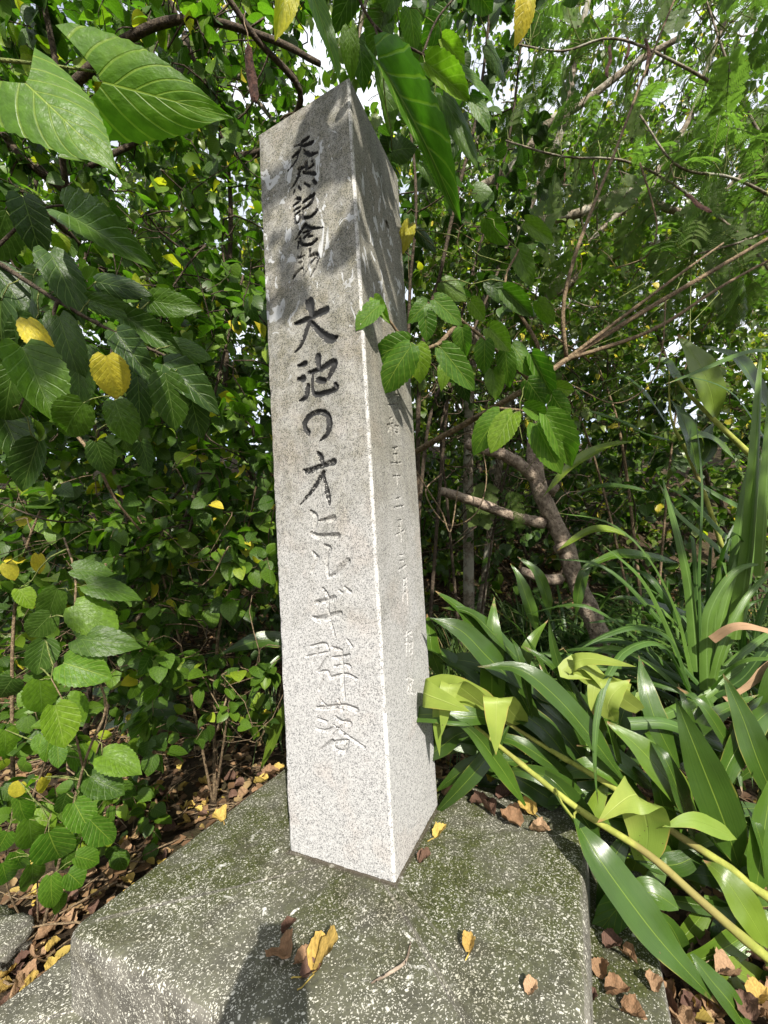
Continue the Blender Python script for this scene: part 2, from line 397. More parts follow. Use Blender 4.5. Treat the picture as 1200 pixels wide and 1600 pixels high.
def slab(name, x0, x1, y0, y1, z0, z1, rad, rcs, parent, seed, edge):
    """rounded block: plan outline with corner radius rc, top edge rounded with radius rad"""
    rs = np.random.RandomState(seed)
    def outline(inset, n=10):
        pts = []
        for cx, cy, a0, rc in ((x1 - rcs[0], y0 + rcs[0], -90, rcs[0]), (x1 - rcs[1], y1 - rcs[1], 0, rcs[1]), (x0 + rcs[2], y1 - rcs[2], 90, rcs[2]), (x0 + rcs[3], y0 + rcs[3], 180, rcs[3])):
            for k in range(n):
                a = math.radians(a0 + 90 * k / (n - 1)); q = max(rc - inset, 0.002)
                pts.append((cx + q * math.cos(a) + (0), cy + q * math.sin(a)))
        P = np.array(pts)
        # subdivide the straight runs
        out = []
        for i in range(len(P)):
            a, c = P[i], P[(i + 1) % len(P)]
            k = 1 if i % n != n - 1 else 28
            for j in range(k): out.append(a + (c - a) * j / k)
        return np.array(out)
    rings = []
    prof = [(0, z0), (0, z0 + (z1 - z0) * 0.35), (0, z0 + (z1 - z0) * 0.7), (0, z1 - rad)]
    for k in range(1, 7):
        a = math.pi / 2 * k / 6
        prof.append((rad * (1 - math.cos(a)), z1 - rad + rad * math.sin(a)))
    base = outline(0.0); m = len(base)
    ctr = np.array([(x0 + x1) / 2, (y0 + y1) / 2])
    nrm2 = N(np.roll(base, -1, 0) - np.roll(base, 1, 0)); nrm2 = np.stack([nrm2[:, 1], -nrm2[:, 0]], 1)
    wob = edge * (np.convolve(np.tile(rs.normal(size=m), 3), np.ones(7) / 7, 'same')[m:2 * m])
    for ins, z in prof:
        q = base - nrm2 * (ins + wob[:, None] * 0.5 + edge * 0.12 * rs.normal(size=(m, 1)))
        rings.append(np.c_[q, np.full(m, z) + edge * 0.08 * rs.normal(size=m)])
    for t in (0.93, 0.8, 0.6, 0.35):
        q = ctr + (rings[len(prof) - 1][:, :2] - ctr) * t
        rings.append(np.c_[q, z1 + 0.0015 * rs.normal(size=m)])
    V = np.vstack(rings + [np.array([[ctr[0], ctr[1], z1]])])
    nr = len(rings)
    Fl = []
    for i in range(nr - 1):
        for j in range(m): Fl.append((i * m + j, i * m + (j + 1) % m, (i + 1) * m + (j + 1) % m, (i + 1) * m + j))
    for j in range(m): Fl.append(((nr - 1) * m + j, (nr - 1) * m + (j + 1) % m, len(V) - 1))
    return obj(name, mesh(name, V, Fl), MC, parent)
pl = thing('concrete_plinth', 'mossy grey concrete plinth of two steps under the granite pillar', 'plinth')
slab('upper_step', -0.468, 0.556, -0.513, 0.312, 0.075, ZP, 0.024, (.04, .10, .034, .032), pl, 3, 0.006)
slab('lower_step', -0.605, 0.692, -0.66, 0.44, -0.12, 0.09, 0.012, (.02,) * 4, pl, 4, 0.005)
# thin bead of grey mortar where the pillar is let into the plinth
mq = []
for (ax, ay), (bx, by) in zip([(-.1535, -.1568), (.1535, -.1568), (.1535, .1568), (-.1535, .1568)], [(.1535, -.1568), (.1535, .1568), (-.1535, .1568), (-.1535, -.1568)]):
    for t in np.linspace(0, 1, 40)[:-1]: mq.append((ax + (bx - ax) * t, ay + (by - ay) * t, ZP - .001))
mq.append(mq[0]); mq = np.array(mq)
rm = np.convolve(np.abs(R.normal(0, 1, len(mq) + 4)), np.ones(5) / 5, 'valid') * .006
tube('mortar_joint', mq, np.clip(rm, .0012, .008), MC, pl, 6)
set_base(pl, (0.04, -0.1, -0.02))

# ------------------------------------------------------------------ granite pillar with carved writing
WX, WY, HH, CH = 0.3063, 0.3126, 2.0, 0.007
def granite_mat(name, paint=False):
    m, b = newmat(name)
    tc = b.n('TexCoord').outputs['Object']
    sx = b.n('SeparateXYZ'); b.l(tc, sx.inputs[0]); z = sx.outputs[2]
    v = b.n('TexVoronoi'); b.l(tc, v.inputs['Vector']); v.inputs['Scale'].default_value = 500.0
    wn = b.n('TexWhiteNoise', noise_dimensions='3D'); b.l(v.outputs['Position'], wn.inputs['Vector'])
    clump = b.noise(tc, 130, 3, 0.6)
    g = b.math('ADD', wn.outputs['Value'], b.math('MULTIPLY_ADD', clump, 0.9, -0.45))
    col = b.ramp(g, [(0.04, (0.115, 0.115, 0.117)), (0.2, (0.23, 0.23, 0.23)), (0.38, (0.325, 0.322, 0.317)), (0.65, (0.372, 0.368, 0.362)), (0.95, (0.445, 0.44, 0.434))])
    pink = b.noise(tc, 9, 3)
    col = b.mix(b.math('MULTIPLY', b.sm(pink, 0.52, 0.68), 0.2), col, b.mix(1.0, col, (1.0, 0.82, 0.70), 'MULTIPLY'))
    # grime and algae that have grown down from the top
    n1 = b.noise(tc, 5.5, 6, 0.68, 0.5); n2 = b.noise(tc, 28, 5, 0.7)
    st = b.n('Mapping'); b.l(tc, st.inputs[0]); st.inputs['Scale'].default_value = (26, 26, 2.2)
    n3 = b.noise(st.outputs[0], 1.0, 4, 0.6)
    hgt = b.math('ADD', z, b.math('MULTIPLY_ADD', n1, 1.0, -0.5))
    stain = b.math('MULTIPLY', b.sm(hgt, 0.4, 1.4), b.math('MULTIPLY_ADD', b.sm(n2, 0.3, 0.7), 0.4, 0.6))
    side = b.sm(sx.outputs[0], 0.145, 0.153)
    stain = b.math('MAXIMUM', stain, b.math('MULTIPLY', side, b.math('MULTIPLY', b.sm(hgt, 0.25, 1.35), 0.85)))
    low = b.math('MULTIPLY', b.math('MULTIPLY', b.sm(n1, 0.47, 0.62), b.sm(hgt, 0.3, 0.9)), 0.35)
    stain = b.math('MAXIMUM', stain, low)
    scol = b.mix(b.sm(n3, 0.35, 0.65), (0.27, 0.255, 0.17), (0.46, 0.43, 0.315))
    col = b.mix(b.math('MULTIPLY', stain, 0.93), col, b.mix(1.0, col, scol, 'MULTIPLY'))
    speck = b.sm(b.vor(tc, 210.0), 0.24, 0.36)
    col = b.mix(b.math('MULTIPLY', b.math('MULTIPLY', stain, b.math('SUBTRACT', 1.0, speck)), b.math('MULTIPLY', b.sm(n2, 0.36, 0.54), 0.85)), col, (0.022, 0.022, 0.018))
    # pale crusts of lichen on the upper half
    lm = b.n('Mapping'); b.l(tc, lm.inputs[0]); lm.inputs['Scale'].default_value = (1.5, 1.5, 0.8); lm.inputs['Location'].default_value = (0.3, 1.7, 0.2)
    ln = b.noise(lm.outputs[0], 14, 4, 0.6, 1.4)
    lich = b.math('MULTIPLY', b.sm(ln, 0.585, 0.6), b.math('MULTIPLY', b.sm(hgt, 1.25, 1.55), b.math('SUBTRACT', 1.0, b.sm(z, 1.86, 1.93))))
    col = b.mix(b.math('MULTIPLY', lich, 0.8), col, (0.43, 0.44, 0.45))
    # freshly pale arrises
    ar = b.math('MULTIPLY', b.sm(sx.outputs[0], 0.1455, 0.1463), b.math('SUBTRACT', 1.0, b.sm(sx.outputs[1], -0.1492, -0.1484)))
    col = b.mix(b.math('MULTIPLY', ar, b.math('MULTIPLY', b.sm(b.math('ADD', n2, b.math('MULTIPLY', wn.outputs['Value'], 0.25)), 0.42, 0.75), 0.7)), col, (0.55, 0.545, 0.53))
    rough = 0.75
    if paint:
        pa = b.n('Attribute', attribute_name='rnd').outputs['Fac']
        pn = b.noise(tc, 120, 4, 0.7)
        pm = b.sm(b.math('ADD', pn, b.math('MULTIPLY_ADD', pa, 0.9, -0.9)), 0.30, 0.36)
        col = b.mix(pm, col, (0.012, 0.012, 0.012))
    h = b.math('ADD', b.math('MULTIPLY', clump, 0.6), n2)
    b.out(b.pbsdf(col, rough, 0.35, b.bump(h, 0.22, 0.003)))
    return m
MG, MGP = granite_mat('granite'), granite_mat('granite_painted_carving', True)
def homography(src, dst):
    A = []
    for (x, y), (u, v) in zip(src, dst):
        A.append([x, y, 1, 0, 0, 0, -u * x, -u * y, -u]); A.append([0, 0, 0, x, y, 1, -v * x, -v * y, -v])
    return np.linalg.svd(np.array(A))[2][-1].reshape(3, 3)
HL = homography([(453, 1325), (618, 1383), (543, 124), (403, 207)], [(0, 0), (WX, 0), (WX, HH), (0, HH)])
HR = homography([(618, 1383), (686, 1262), (623, 284), (543, 124)], [(0, 0), (WY, 0), (WY, HH), (0, HH)])
def face_xy(Hm, x, y):
    q = Hm @ np.array([x, y, 1.0]); return q[:2] / q[2]
# every character: (paint left, sheet, strokes); a stroke is x, y, width triples measured on an enlarged sheet
SHEET = {'A': (400, 190, .1687), 'B': (420, 440, .1687), 'C': (430, 690, .1687), 'D': (440, 900, .1875), 'E': (570, 580, .15625), 'F': (570, 820, .1875)}
CH_L = [
 (1.0, 'A', [[(420,172,20),(445,155,28),(480,132,22)],[(345,210,12),(400,197,14),(440,205,26),(515,180,28)],[(412,175,12),(400,245,16),(385,262,26),(330,310,20)],[(385,270,18),(365,345,12),(290,430,7)],[(435,245,14),(460,275,26),(500,292,30),(565,272,12)]]),
 (0.95, 'A', [[(455,360,30),(458,415,24)],[(388,415,26),(430,405,26)],[(525,385,24),(465,422,18)],[(510,345,12),(518,352,16)],[(430,452,22),(480,456,26),(540,470,26)],[(402,440,20),(365,530,22),(322,592,10)],[(380,465,14),(400,482,18)],[(352,612,18),(338,652,10)],[(385,580,16),(408,605,20)],[(440,550,14),(488,582,20)],[(525,525,20),(545,552,28)]]),
 (1.0, 'A', [[(365,688,18),(402,690,26)],[(405,705,22),(340,752,16)],[(402,765,18),(348,797,16)],[(402,805,18),(352,838,16)],[(350,848,18),(362,908,18),(392,892,18),(398,838,14)],[(425,730,18),(470,695,26),(528,655,26)],[(526,660,26),(500,735,24),(425,786,18)],[(428,800,10),(428,862,22),(495,858,26),(552,812,22),(552,790,12)]]),
 (1.0, 'A', [[(448,925,22),(425,965,24),(362,1062,12)],[(448,930,22),(500,962,26),(610,966,8)],[(432,1002,16),(502,985,22),(440,1052,16)],[(402,1050,20),(418,1108,22),(500,1112,22),(552,1072,26)],[(475,1045,12),(515,1035,18)],[(388,1090,18),(382,1142,12)]]),
 (0.85, 'A', [[(415,1188,16),(410,1232,14)],[(378,1230,20),(442,1213,14)],[(388,1277,16),(418,1270,14)],[(420,1322,20),(375,1362,22),(338,1412,24)],[(432,1240,12),(428,1412,18)],[(490,1162,26),(480,1225,16)],[(480,1222,18),(548,1202,30),(570,1242,24)],[(552,1222,14),(500,1290,14),(440,1390,12)],[(570,1245,20),(540,1330,14),(495,1412,14)],[(510,1262,10),(465,1320,12)]]),
 (1.0, 'B', [[(372,165,70),(385,225,52),(385,295,34)],[(232,350,18),(300,335,36),(400,290,40),(525,238,52)],[(372,330,36),(332,460,28),(290,560,24),(235,617,10)],[(388,350,34),(480,450,46),(570,508,56),(630,488,16)]]),
 (1.0, 'B', [[(268,742,18),(332,722,40)],[(258,866,14),(312,860,50)],[(358,928,34),(338,1030,36),(278,1066,12)],[(450,665,48),(455,775,30)],[(365,806,26),(470,780,34),(570,724,42),(602,742,46),(545,866,28)],[(402,800,14),(402,975,24),(440,1012,38),(540,997,38),(618,962,36),(608,922,22)],[(458,880,44),(512,890,32)]]),
 (0.95, 'B', [[(362,1362,38),(328,1300,34),(358,1222,38),(445,1175,38),(530,1198,38),(560,1290,38),(530,1385,34),(468,1442,12)]]),
 (0.88, 'C', [[(385,65,18),(418,112,42),(436,182,24)],[(255,222,14),(305,238,46),(400,198,34),(535,160,50)],[(442,250,32),(350,400,34),(225,545,10)],[(440,250,12),(482,460,38),(502,560,12)]]),
 (0.72, 'C', [[(325,605,20),(372,662,38),(356,782,26)],[(390,702,14),(455,695,32),(535,682,46)],[(335,812,32),(400,842,38),(575,846,44)]]),
 (0.7, 'C', [[(345,985,16),(388,1042,34)],[(382,1052,24),(338,1165,28)],[(450,925,14),(498,962,36),(470,1062,26),(488,1222,22)],[(488,1228,16),(575,1185,44),(668,1085,44)]]),
 (0.68, 'D', [[(340,75,18),(380,135,22),(385,272,22),(445,495,10)],[(285,190,30),(350,180,30),(435,158,34)],[(258,312,18),(320,330,42),(485,288,34)],[(475,95,12),(502,117,14)],[(520,70,14),(568,112,20)]]),
 (0.52, 'D', [[(245,552,16),(360,537,18),(392,605,16)],[(205,638,14),(392,606,16)],[(305,575,14),(262,690,14)],[(380,650,14),(300,765,16)],[(305,772,14),(380,770,18),(402,822,16)],[(345,840,14),(308,922,14)],[(415,568,14),(485,592,18)],[(545,512,14),(582,572,18)],[(425,655,16),(500,652,20),(562,640,16)],[(440,732,14),(535,718,16),(568,742,20)],[(405,822,16),(530,800,20),(625,842,16)],[(500,600,18),(505,800,22),(518,1000,18)]]),
 (0.7, 'D', [[(295,1072,22),(380,1072,28),(520,1062,24),(622,1102,32)],[(325,1008,12),(372,1062,18)],[(470,1008,12),(502,1102,20)],[(300,1160,14),(372,1192,20)],[(298,1247,14),(370,1266,18),(432,1240,14)],[(425,1348,18),(370,1392,22),(315,1432,14)],[(448,1155,18),(490,1190,22),(568,1212,26)],[(540,1190,14),(430,1300,14)],[(430,1222,12),(540,1312,18),(692,1422,14)],[(438,1362,20),(552,1360,24)],[(435,1370,18),(442,1425,18)],[(550,1368,20),(520,1445,28),(450,1425,18)]]),
]
CH_R = [
 (0.76, 'E', [[(235,262),(270,262),(268,390),(235,390),(235,262)],[(235,328),(266,328)],[(285,300),(342,290),(328,352)],[(302,300),(285,362)],[(286,386),(336,386),(326,432),(290,432),(286,386)]]),
 (0.66, 'E', [[(245,540),(276,520)],[(228,598),(292,580)],[(262,530),(268,690)],[(262,600),(235,662)],[(268,600),(297,650)],[(305,602),(346,608),(342,672),(306,666),(305,602)]]),
 (0.76, 'E', [[(284,826),(332,820)],[(308,825),(300,972)],[(292,890),(332,885),(342,972)],[(262,976),(368,974)]]),
 (0.76, 'E', [[(288,1110),(362,1104)],[(325,1078),(330,1182)]]),
 (0.76, 'E', [[(318,1332),(358,1324)],[(300,1422),(392,1404)]]),
 (0.71, 'F', [[(280,12),(312,8)],[(282,62),(304,64)],[(262,134),(332,98)],[(300,10),(308,182)]]),
 (0.71, 'F', [[(294,302),(322,300)],[(298,350),(328,344)],[(288,424),(352,384)]]),
 (0.61, 'F', [[(328,502),(352,490),(362,704)],[(332,502),(320,682)],[(330,560),(352,552)],[(330,612),(354,602)]]),
 (0.51, 'F', [[(338,962),(372,950)],[(356,930),(350,1132)],[(338,1032),(372,1020)],[(374,942),(396,930)],[(380,962),(402,972)],[(376,1030),(402,1020),(402,1112),(376,1112),(376,1030)],[(378,1072),(400,1062)]]),
 (0.61, 'F', [[(350,1325),(372,1308),(412,1332)],[(378,1362),(402,1352)],[(390,1360),(390,1424)],[(370,1382),(360,1432),(432,1442)]]),
]
def carve(Wd, Hm, chars, du, dep, fixed=None, ppm=560.0):
    nu, nv = int(round((Wd - 2 * CH) / du)), int(round(HH / du))
    u = np.linspace(CH, Wd - CH, nu + 1); v = np.linspace(0, HH, nv + 1)
    D = np.zeros((nu + 1, nv + 1)); ID = np.full((nu + 1, nv + 1), -1)
    rs = np.random.RandomState(5)
    for ci, (pa, sh, strokes) in enumerate(chars):
        ox, oy, sc = SHEET[sh]
        for st in strokes:
            st = [s if len(s) == 3 else (s[0], s[1], 0) for s in st]
            P = [np.append(face_xy(Hm, ox + s[0] * sc, oy + s[1] * sc), (s[2] * (1.5 if sh in 'BC' else 1.4 if sh == 'A' else 1.55) * sc / ppm if not fixed else fixed) * 0.5) for s in st]
            Q = spline(np.array(P), 6 * len(P)) if not fixed else np.array(P)
            for a, c in zip(Q[:-1], Q[1:]):
                rm = max(a[2], c[2]) + 0.004
                i0, i1 = np.searchsorted(u, [min(a[0], c[0]) - rm, max(a[0], c[0]) + rm])
                j0, j1 = np.searchsorted(v, [min(a[1], c[1]) - rm, max(a[1], c[1]) + rm])
                if i1 <= i0 or j1 <= j0: continue
                UU, VV = np.meshgrid(u[i0:i1], v[j0:j1], indexing='ij')
                ab = c[:2] - a[:2]; L2 = ab @ ab + 1e-12
                t = np.clip(((UU - a[0]) * ab[0] + (VV - a[1]) * ab[1]) / L2, 0, 1)
                rr = np.maximum(a[2] + (c[2] - a[2]) * t, 0.0012)
                ds = np.hypot(UU - a[0] - t * ab[0], VV - a[1] - t * ab[1]) + rs.normal(0, 0.0004, UU.shape)
                k = np.clip((rr - ds) / (0.92 * rr), 0, 1) ** .85 * np.minimum(dep, rr * 1.3)
                sub = D[i0:i1, j0:j1]; new = k > sub
                sub[new] = k[new]
                ID[i0:i1, j0:j1][new] = ci
    return u, v, D, ID
mon = thing('stone_pillar', 'tall square granite pillar carved with a column of black Japanese characters', 'monument')
def face(u, v, D, ID, chars, world):
    nu, nv = len(u), len(v)
    UU, VV = np.meshgrid(u, v, indexing='ij')
    P = world(UU, VV, D).reshape(-1, 3)
    i, j = np.meshgrid(np.arange(nu - 1), np.arange(nv - 1), indexing='ij')
    Fq = np.stack([i * nv + j, (i + 1) * nv + j, (i + 1) * nv + j + 1, i * nv + j + 1], -1).reshape(-1, 4)
    fid = ID.reshape(-1)[Fq].max(1)
    for ci, (pa, sh, st) in enumerate(chars):
        sel = Fq[fid == ci]
        if len(sel) == 0: continue
        vi, inv = np.unique(sel.ravel(), return_inverse=True)
        dd = D.reshape(-1)[vi]
        o = obj('carved_character', mesh('carved_character', P[vi], inv.reshape(-1, 4), rnd=np.full(len(vi), pa) - (dd < 0.0012) * 0.25, smooth=False), MGP, mon)
    rest = Fq[fid < 0]
    vi, inv = np.unique(rest.ravel(), return_inverse=True)
    return P[vi], inv.reshape(-1, 4)
uL, vL, DL, IL = carve(WX, HL, CH_L, 0.0022, 0.0065)
uR, vR, DR, IR = carve(WY, HR, CH_R, 0.0029, 0.0035, fixed=0.0066)
# drill hole high on the side face
hx, hy = face_xy(HR, 605, 356)
hole = np.hypot(uR[:, None] - hx, (vR[None, :] - hy)) < 0.011
DR[hole] = 0.03
x0, y0 = -WX / 2, -WY / 2
rsc = np.random.RandomState(12)
CHIP = [(rsc.uniform(0, HH), rsc.uniform(.004, .016), rsc.uniform(.001, .006)) for _ in range(46)]
def cz(z, shift=0.0):
    z = np.asarray(z, float); c = .0031 + .0009 * np.sin(z * 23 + shift) + .0006 * np.sin(z * 61 + 2 * shift)
    for p, w, d in CHIP: c = c + d * np.exp(-((z - (p + shift * 1.7) % HH) / w) ** 2)
    return np.minimum(c, .02)
def wf_(U, V, D):
    U = U.copy(); U[-1, :] = WX - cz(V[-1]); U[0, :] = cz(V[0], 1.0)
    return np.stack([x0 + U, y0 + D, ZP + V], -1)
def wr_(U, V, D):
    U = U.copy(); U[0, :] = cz(V[0])
    return np.stack([-x0 - D, y0 + U, ZP + V], -1)
V1, F1 = face(uL, vL, DL, IL, CH_L, wf_)
V2, F2 = face(uR, vR, DR, IR, CH_R, wr_)
# chamfers, back, left, top
ex, ey, c = WX / 2, WY / 2, CH
oct_ = [(-ex + c, -ey), (ex - c, -ey), (ex, -ey + c), (ex, ey - c), (ex - c, ey), (-ex + c, ey), (-ex, ey - c), (-ex, -ey + c)]
nz = 40
Vo, Fo = [], []
for k in range(8):
    if k in (0, 2): continue
    if k in (1, 7):         # the two front arrises, worn and chipped
        o0 = len(Vo)
        for z in vL:
            c1 = float(cz(z, 0.0 if k == 1 else 1.0)); m_ = c1 * .62
            Vo += [(ex - c1, -ey, ZP + z), (ex - c1 * .30, -ey + c1 * .30, ZP + z), (ex, -ey + c1, ZP + z)] if k == 1 else [(-ex, -ey + c, ZP + z), (-ex + c1 * .3, -ey + c * .3, ZP + z), (-ex + c1, -ey, ZP + z)]
        for q in range(len(vL) - 1): Fo += [(o0 + 3 * q + e, o0 + 3 * q + e + 1, o0 + 3 * q + e + 4, o0 + 3 * q + e + 3) for e in (0, 1)]
        continue
    (ax, ay), (bx, by) = oct_[k], oct_[(k + 1) % 8]
    o0 = len(Vo)
    for z in np.linspace(0, HH, nz + 1): Vo += [(ax, ay, ZP + z), (bx, by, ZP + z)]
    Fo += [(o0 + 2 * q, o0 + 2 * q + 1, o0 + 2 * q + 3, o0 + 2 * q + 2) for q in range(nz)]
o0 = len(Vo)
Vo += [(x, y, ZP + HH) for x, y in oct_] + [(x * 0.9, y * 0.9, ZP + HH + 0.012) for x, y in oct_]
Fo += [(o0 + q, o0 + (q + 1) % 8, o0 + 8 + (q + 1) % 8, o0 + 8 + q) for q in range(8)]
Fo += [(o0 + 8, o0 + 9, o0 + 10, o0 + 11), (o0 + 8, o0 + 11, o0 + 12, o0 + 15), (o0 + 12, o0 + 13, o0 + 14, o0 + 15)]
Vo = np.array(Vo); Fo = np.array(Fo)
Vs = np.vstack([V1, V2, Vo]); Fs = np.vstack([F1, F2 + len(V1), Fo + len(V1) + len(V2)])
obj('shaft', mesh('shaft', Vs, Fs, smooth=False), MG, mon)
set_base(mon, (0, 0, ZP))
for c_ in mon.children:       # the stone's own frame starts at its foot, so the stains run from there
    c_.data.transform(Matrix.Translation((0, 0, -ZP))); c_.matrix_parent_inverse = Matrix.Identity(4)
# ------------------------------------------------------------------ leaves
T_ = np.array([0, .04, .12, .25, .4, .55, .7, .82, .91, .96, 1.0])
MULW = np.array([.17, .29, .405, .475, .49, .455, .37, .255, .135, .06, 0.0])
def leaf_template(nt, nu, wid=1.0, fold=0.25, droop=0.25, curl=0.0, wave=0.0, serr=0.0, seed=0, prof=(T_, MULW), cord=0.055, twist=0.0):
    rs = np.random.RandomState(seed)
    t = np.linspace(0, 1, nt + 1) ** (0.92)
    us = np.linspace(-1, 1, 2 * nu + 1)
    w = np.interp(t, *prof) * wid
    V, U = [], []
    for k, tt in enumerate(t):
        for u in us:
            ww = w[k]
            if serr and abs(u) > 0.99 and 0 < k < nt: ww *= 1 + serr * (1 if k % 2 else -1)
            x = u * ww
            y = tt - cord * abs(u) ** 1.3 * (1 - tt) ** 3 * 1.6
            z = abs(u) * ww * fold - droop * tt * tt + curl * (u * ww) ** 2 * 2
            z += wave * math.sin(tt * 15 + abs(u) * -3 + seed) * abs(u) * 0.5
            tw = twist * tt
            x, z = x * math.cos(tw) - z * math.sin(tw) * 0.0, z + x * math.sin(tw)
            V.append((x, y, z)); U.append(((u + 1) / 2, tt))
    V = np.array(V); n = 2 * nu + 1
    i, j = np.meshgrid(np.arange(nt), np.arange(2 * nu), indexing='ij')
    Fq = np.stack([i * n + j, i * n + j + 1, (i + 1) * n + j + 1, (i + 1) * n + j], -1).reshape(-1, 4)
    return V, Fq, np.array(U)
HI = [leaf_template(22, 3, 1.0, f, d, c, w, 0.035, s, twist=tw) for s, (f, d, c, w, tw) in enumerate([(.2, .16, -.1, .02, .1), (.34, .28, .0, .025, -.2), (.12, .3, -.3, .03, .25), (.45, .12, .0, .02, -.1), (.28, .42, -.2, .02, .15)])]
HI.append(leaf_template(26, 5, 1.05, .62, .05, -.25, .02, .02, 9, twist=.1))      # nearly shut along the midrib
HI.append(leaf_template(26, 5, 1.0, .12, .06, -.35, .025, .02, 11, cord=.2, prof=(np.array([0, .06, .16, .3, .45, .6, .75, .87, .94, 1]), np.array([.40, .48, .5, .46, .385, .285, .175, .08, .03, 0]))))
MD = [leaf_template(6, 1, 0.95, f, d, 0, .0, 0, s, twist=tw) for s, (f, d, tw) in enumerate([(.2, .15, .1), (.35, .3, -.2), (.5, .12, .2), (.15, .42, 0)])]
LO = [leaf_template(3, 1, 0.95, f, d, 0, 0, 0, s, prof=(np.array([0, .3, .65, 1.]), np.array([.2, .46, .33, 0.])), cord=0.05) for s, (f, d) in enumerate([(.2, .15), (.4, .3), (.1, .3)])]
_cache = {}
def tmpl_mesh(kind, i, mat):
    k = (kind, i, mat.name)
    if k not in _cache:
        V, Fq, U = {'HI': HI, 'MD': MD}[kind][i]
        me = mesh('leaf', V, Fq, U); me.materials.append(mat); _cache[k] = me
    return _cache[k]
def leaf_matrix(base, axis, normal, s, wf=1.0):
    y = N(axis); z = np.asarray(normal, float); z = N(z - y * (z @ y)); x = np.cross(y, z)
    return Matrix(((x[0] * s * wf, y[0] * s, z[0] * s, base[0]), (x[1] * s * wf, y[1] * s, z[1] * s, base[1]),
                   (x[2] * s * wf, y[2] * s, z[2] * s, base[2]), (0, 0, 0, 1)))
def leaf_obj(parent, base, axis, normal, s, mat, kind='HI', var=None, wf=1.0, name='leaf'):
    nv = len(HI) if kind == 'HI' else len(MD)
    o = bpy.data.objects.new(name, tmpl_mesh(kind, R.randint(5 if kind == 'HI' else nv) if var is None else var, mat))
    COL.objects.link(o)
    o.parent = parent
    o.matrix_basis = leaf_matrix(base, axis, normal, s, wf)
    return o
def leaf_cloud(name, parent, B, A, Nn, S, mat, tmpl=LO, rnd=None):
    """many leaves joined into one mesh"""
    n = len(B)
    if n == 0: return None
    Y = N(A); Z = N(Nn - Y * (Nn * Y).sum(1, keepdims=True)); X = np.cross(Y, Z)
    var = R.randint(len(tmpl), size=n)
    rnd = R.rand(n) if rnd is None else rnd
    Vs, Fs, Us, Rs, off = [], [], [], [], 0
    for k in range(len(tmpl)):
        ii = np.nonzero(var == k)[0]
        if len(ii) == 0: continue
        V, Fq, U = tmpl[k]
        W = B[ii][:, None] + S[ii][:, None, None] * (V[None, :, 0:1] * X[ii][:, None] + V[None, :, 1:2] * Y[ii][:, None] + V[None, :, 2:3] * Z[ii][:, None])
        Vs.append(W.reshape(-1, 3)); nvt = len(V)
        Fs.append((Fq[None] + (np.arange(len(ii)) * nvt)[:, None, None] + off).reshape(-1, 4))
        Us.append(np.tile(U, (len(ii), 1))); Rs.append(np.repeat(rnd[ii], nvt)); off += len(ii) * nvt
    o = obj(name, mesh(name, np.vstack(Vs), np.vstack(Fs), np.vstack(Us), np.concatenate(Rs)), mat, parent)
    tag(o, kind='stuff')
    return o
# ---- ribbons: long leaves swept along a curve
LANCE = (np.array([0, .05, .15, .3, .45, .6, .75, .87, .95, 1]), np.array([.10, .28, .66, .94, 1.0, .88, .62, .34, .12, 0]))
STRAP = (np.array([0, .1, .5, .8, .93, 1]), np.array([1.0, 1.0, .85, .55, .25, 0]))
def ribbon_arrays(P, width, hint, prof=LANCE, fold=0.25, n=14, nu=2, wave=0.0, roll=0.0, side=None):
    P = np.asarray(P, float)
    C = spline(P, n + 1)
    Tn = N(np.gradient(C, axis=0))
    hint = np.asarray(hint, float)
    Hh = np.tile(hint, (n + 1, 1)) if hint.ndim == 1 else spline(hint, n + 1)
    S = N(np.cross(Tn, Hh)); Z = np.cross(S, Tn)
    if side is not None:
        S = N(side - Tn * (Tn @ side)[:, None]); Z = np.cross(S, Tn)
    for i in range(1, n + 1):
        if side is None and S[i] @ S[i - 1] < 0: S[i] = -S[i]; Z[i] = -Z[i]
    if roll:
        a = np.linspace(0, roll, n + 1)[:, None]
        S, Z = S * np.cos(a) + Z * np.sin(a), Z * np.cos(a) - S * np.sin(a)
    t = np.linspace(0, 1, n + 1)
    w = np.interp(t, *prof) * width * 0.5
    us = np.linspace(-1, 1, 2 * nu + 1)
    ph = R.rand() * 6
    V = C[:, None] + us[None, :, None] * w[:, None, None] * S[:, None] + (np.abs(us)[None, :, None] * w[:, None, None] * fold + (wave * width * np.sin(t * 17 + ph)[:, None, None] * np.abs(us)[None, :, None] * np.sign(us + .01)[None, :, None])) * Z[:, None]
    k = 2 * nu + 1
    U = np.stack(np.broadcast_arrays(((us + 1) / 2)[None], t[:, None]), -1).reshape(-1, 2)
    i, j = np.meshgrid(np.arange(n), np.arange(2 * nu), indexing='ij')
    Fq = np.stack([i * k + j, i * k + j + 1, (i + 1) * k + j + 1, (i + 1) * k + j], -1).reshape(-1, 4)
    return V.reshape(-1, 3), Fq, U
def ribbon(parent, P, width, mat, hint=None, name='leaf', **k):
    hint = camdir(0, 0.6, 0.8) if hint is None else hint
    V, Fq, U = ribbon_arrays(P, width, hint, **k)
    return obj(name, mesh(name, V, Fq, U), mat, parent)
def cast(pts):
    return np.array([at(*p) for p in pts])

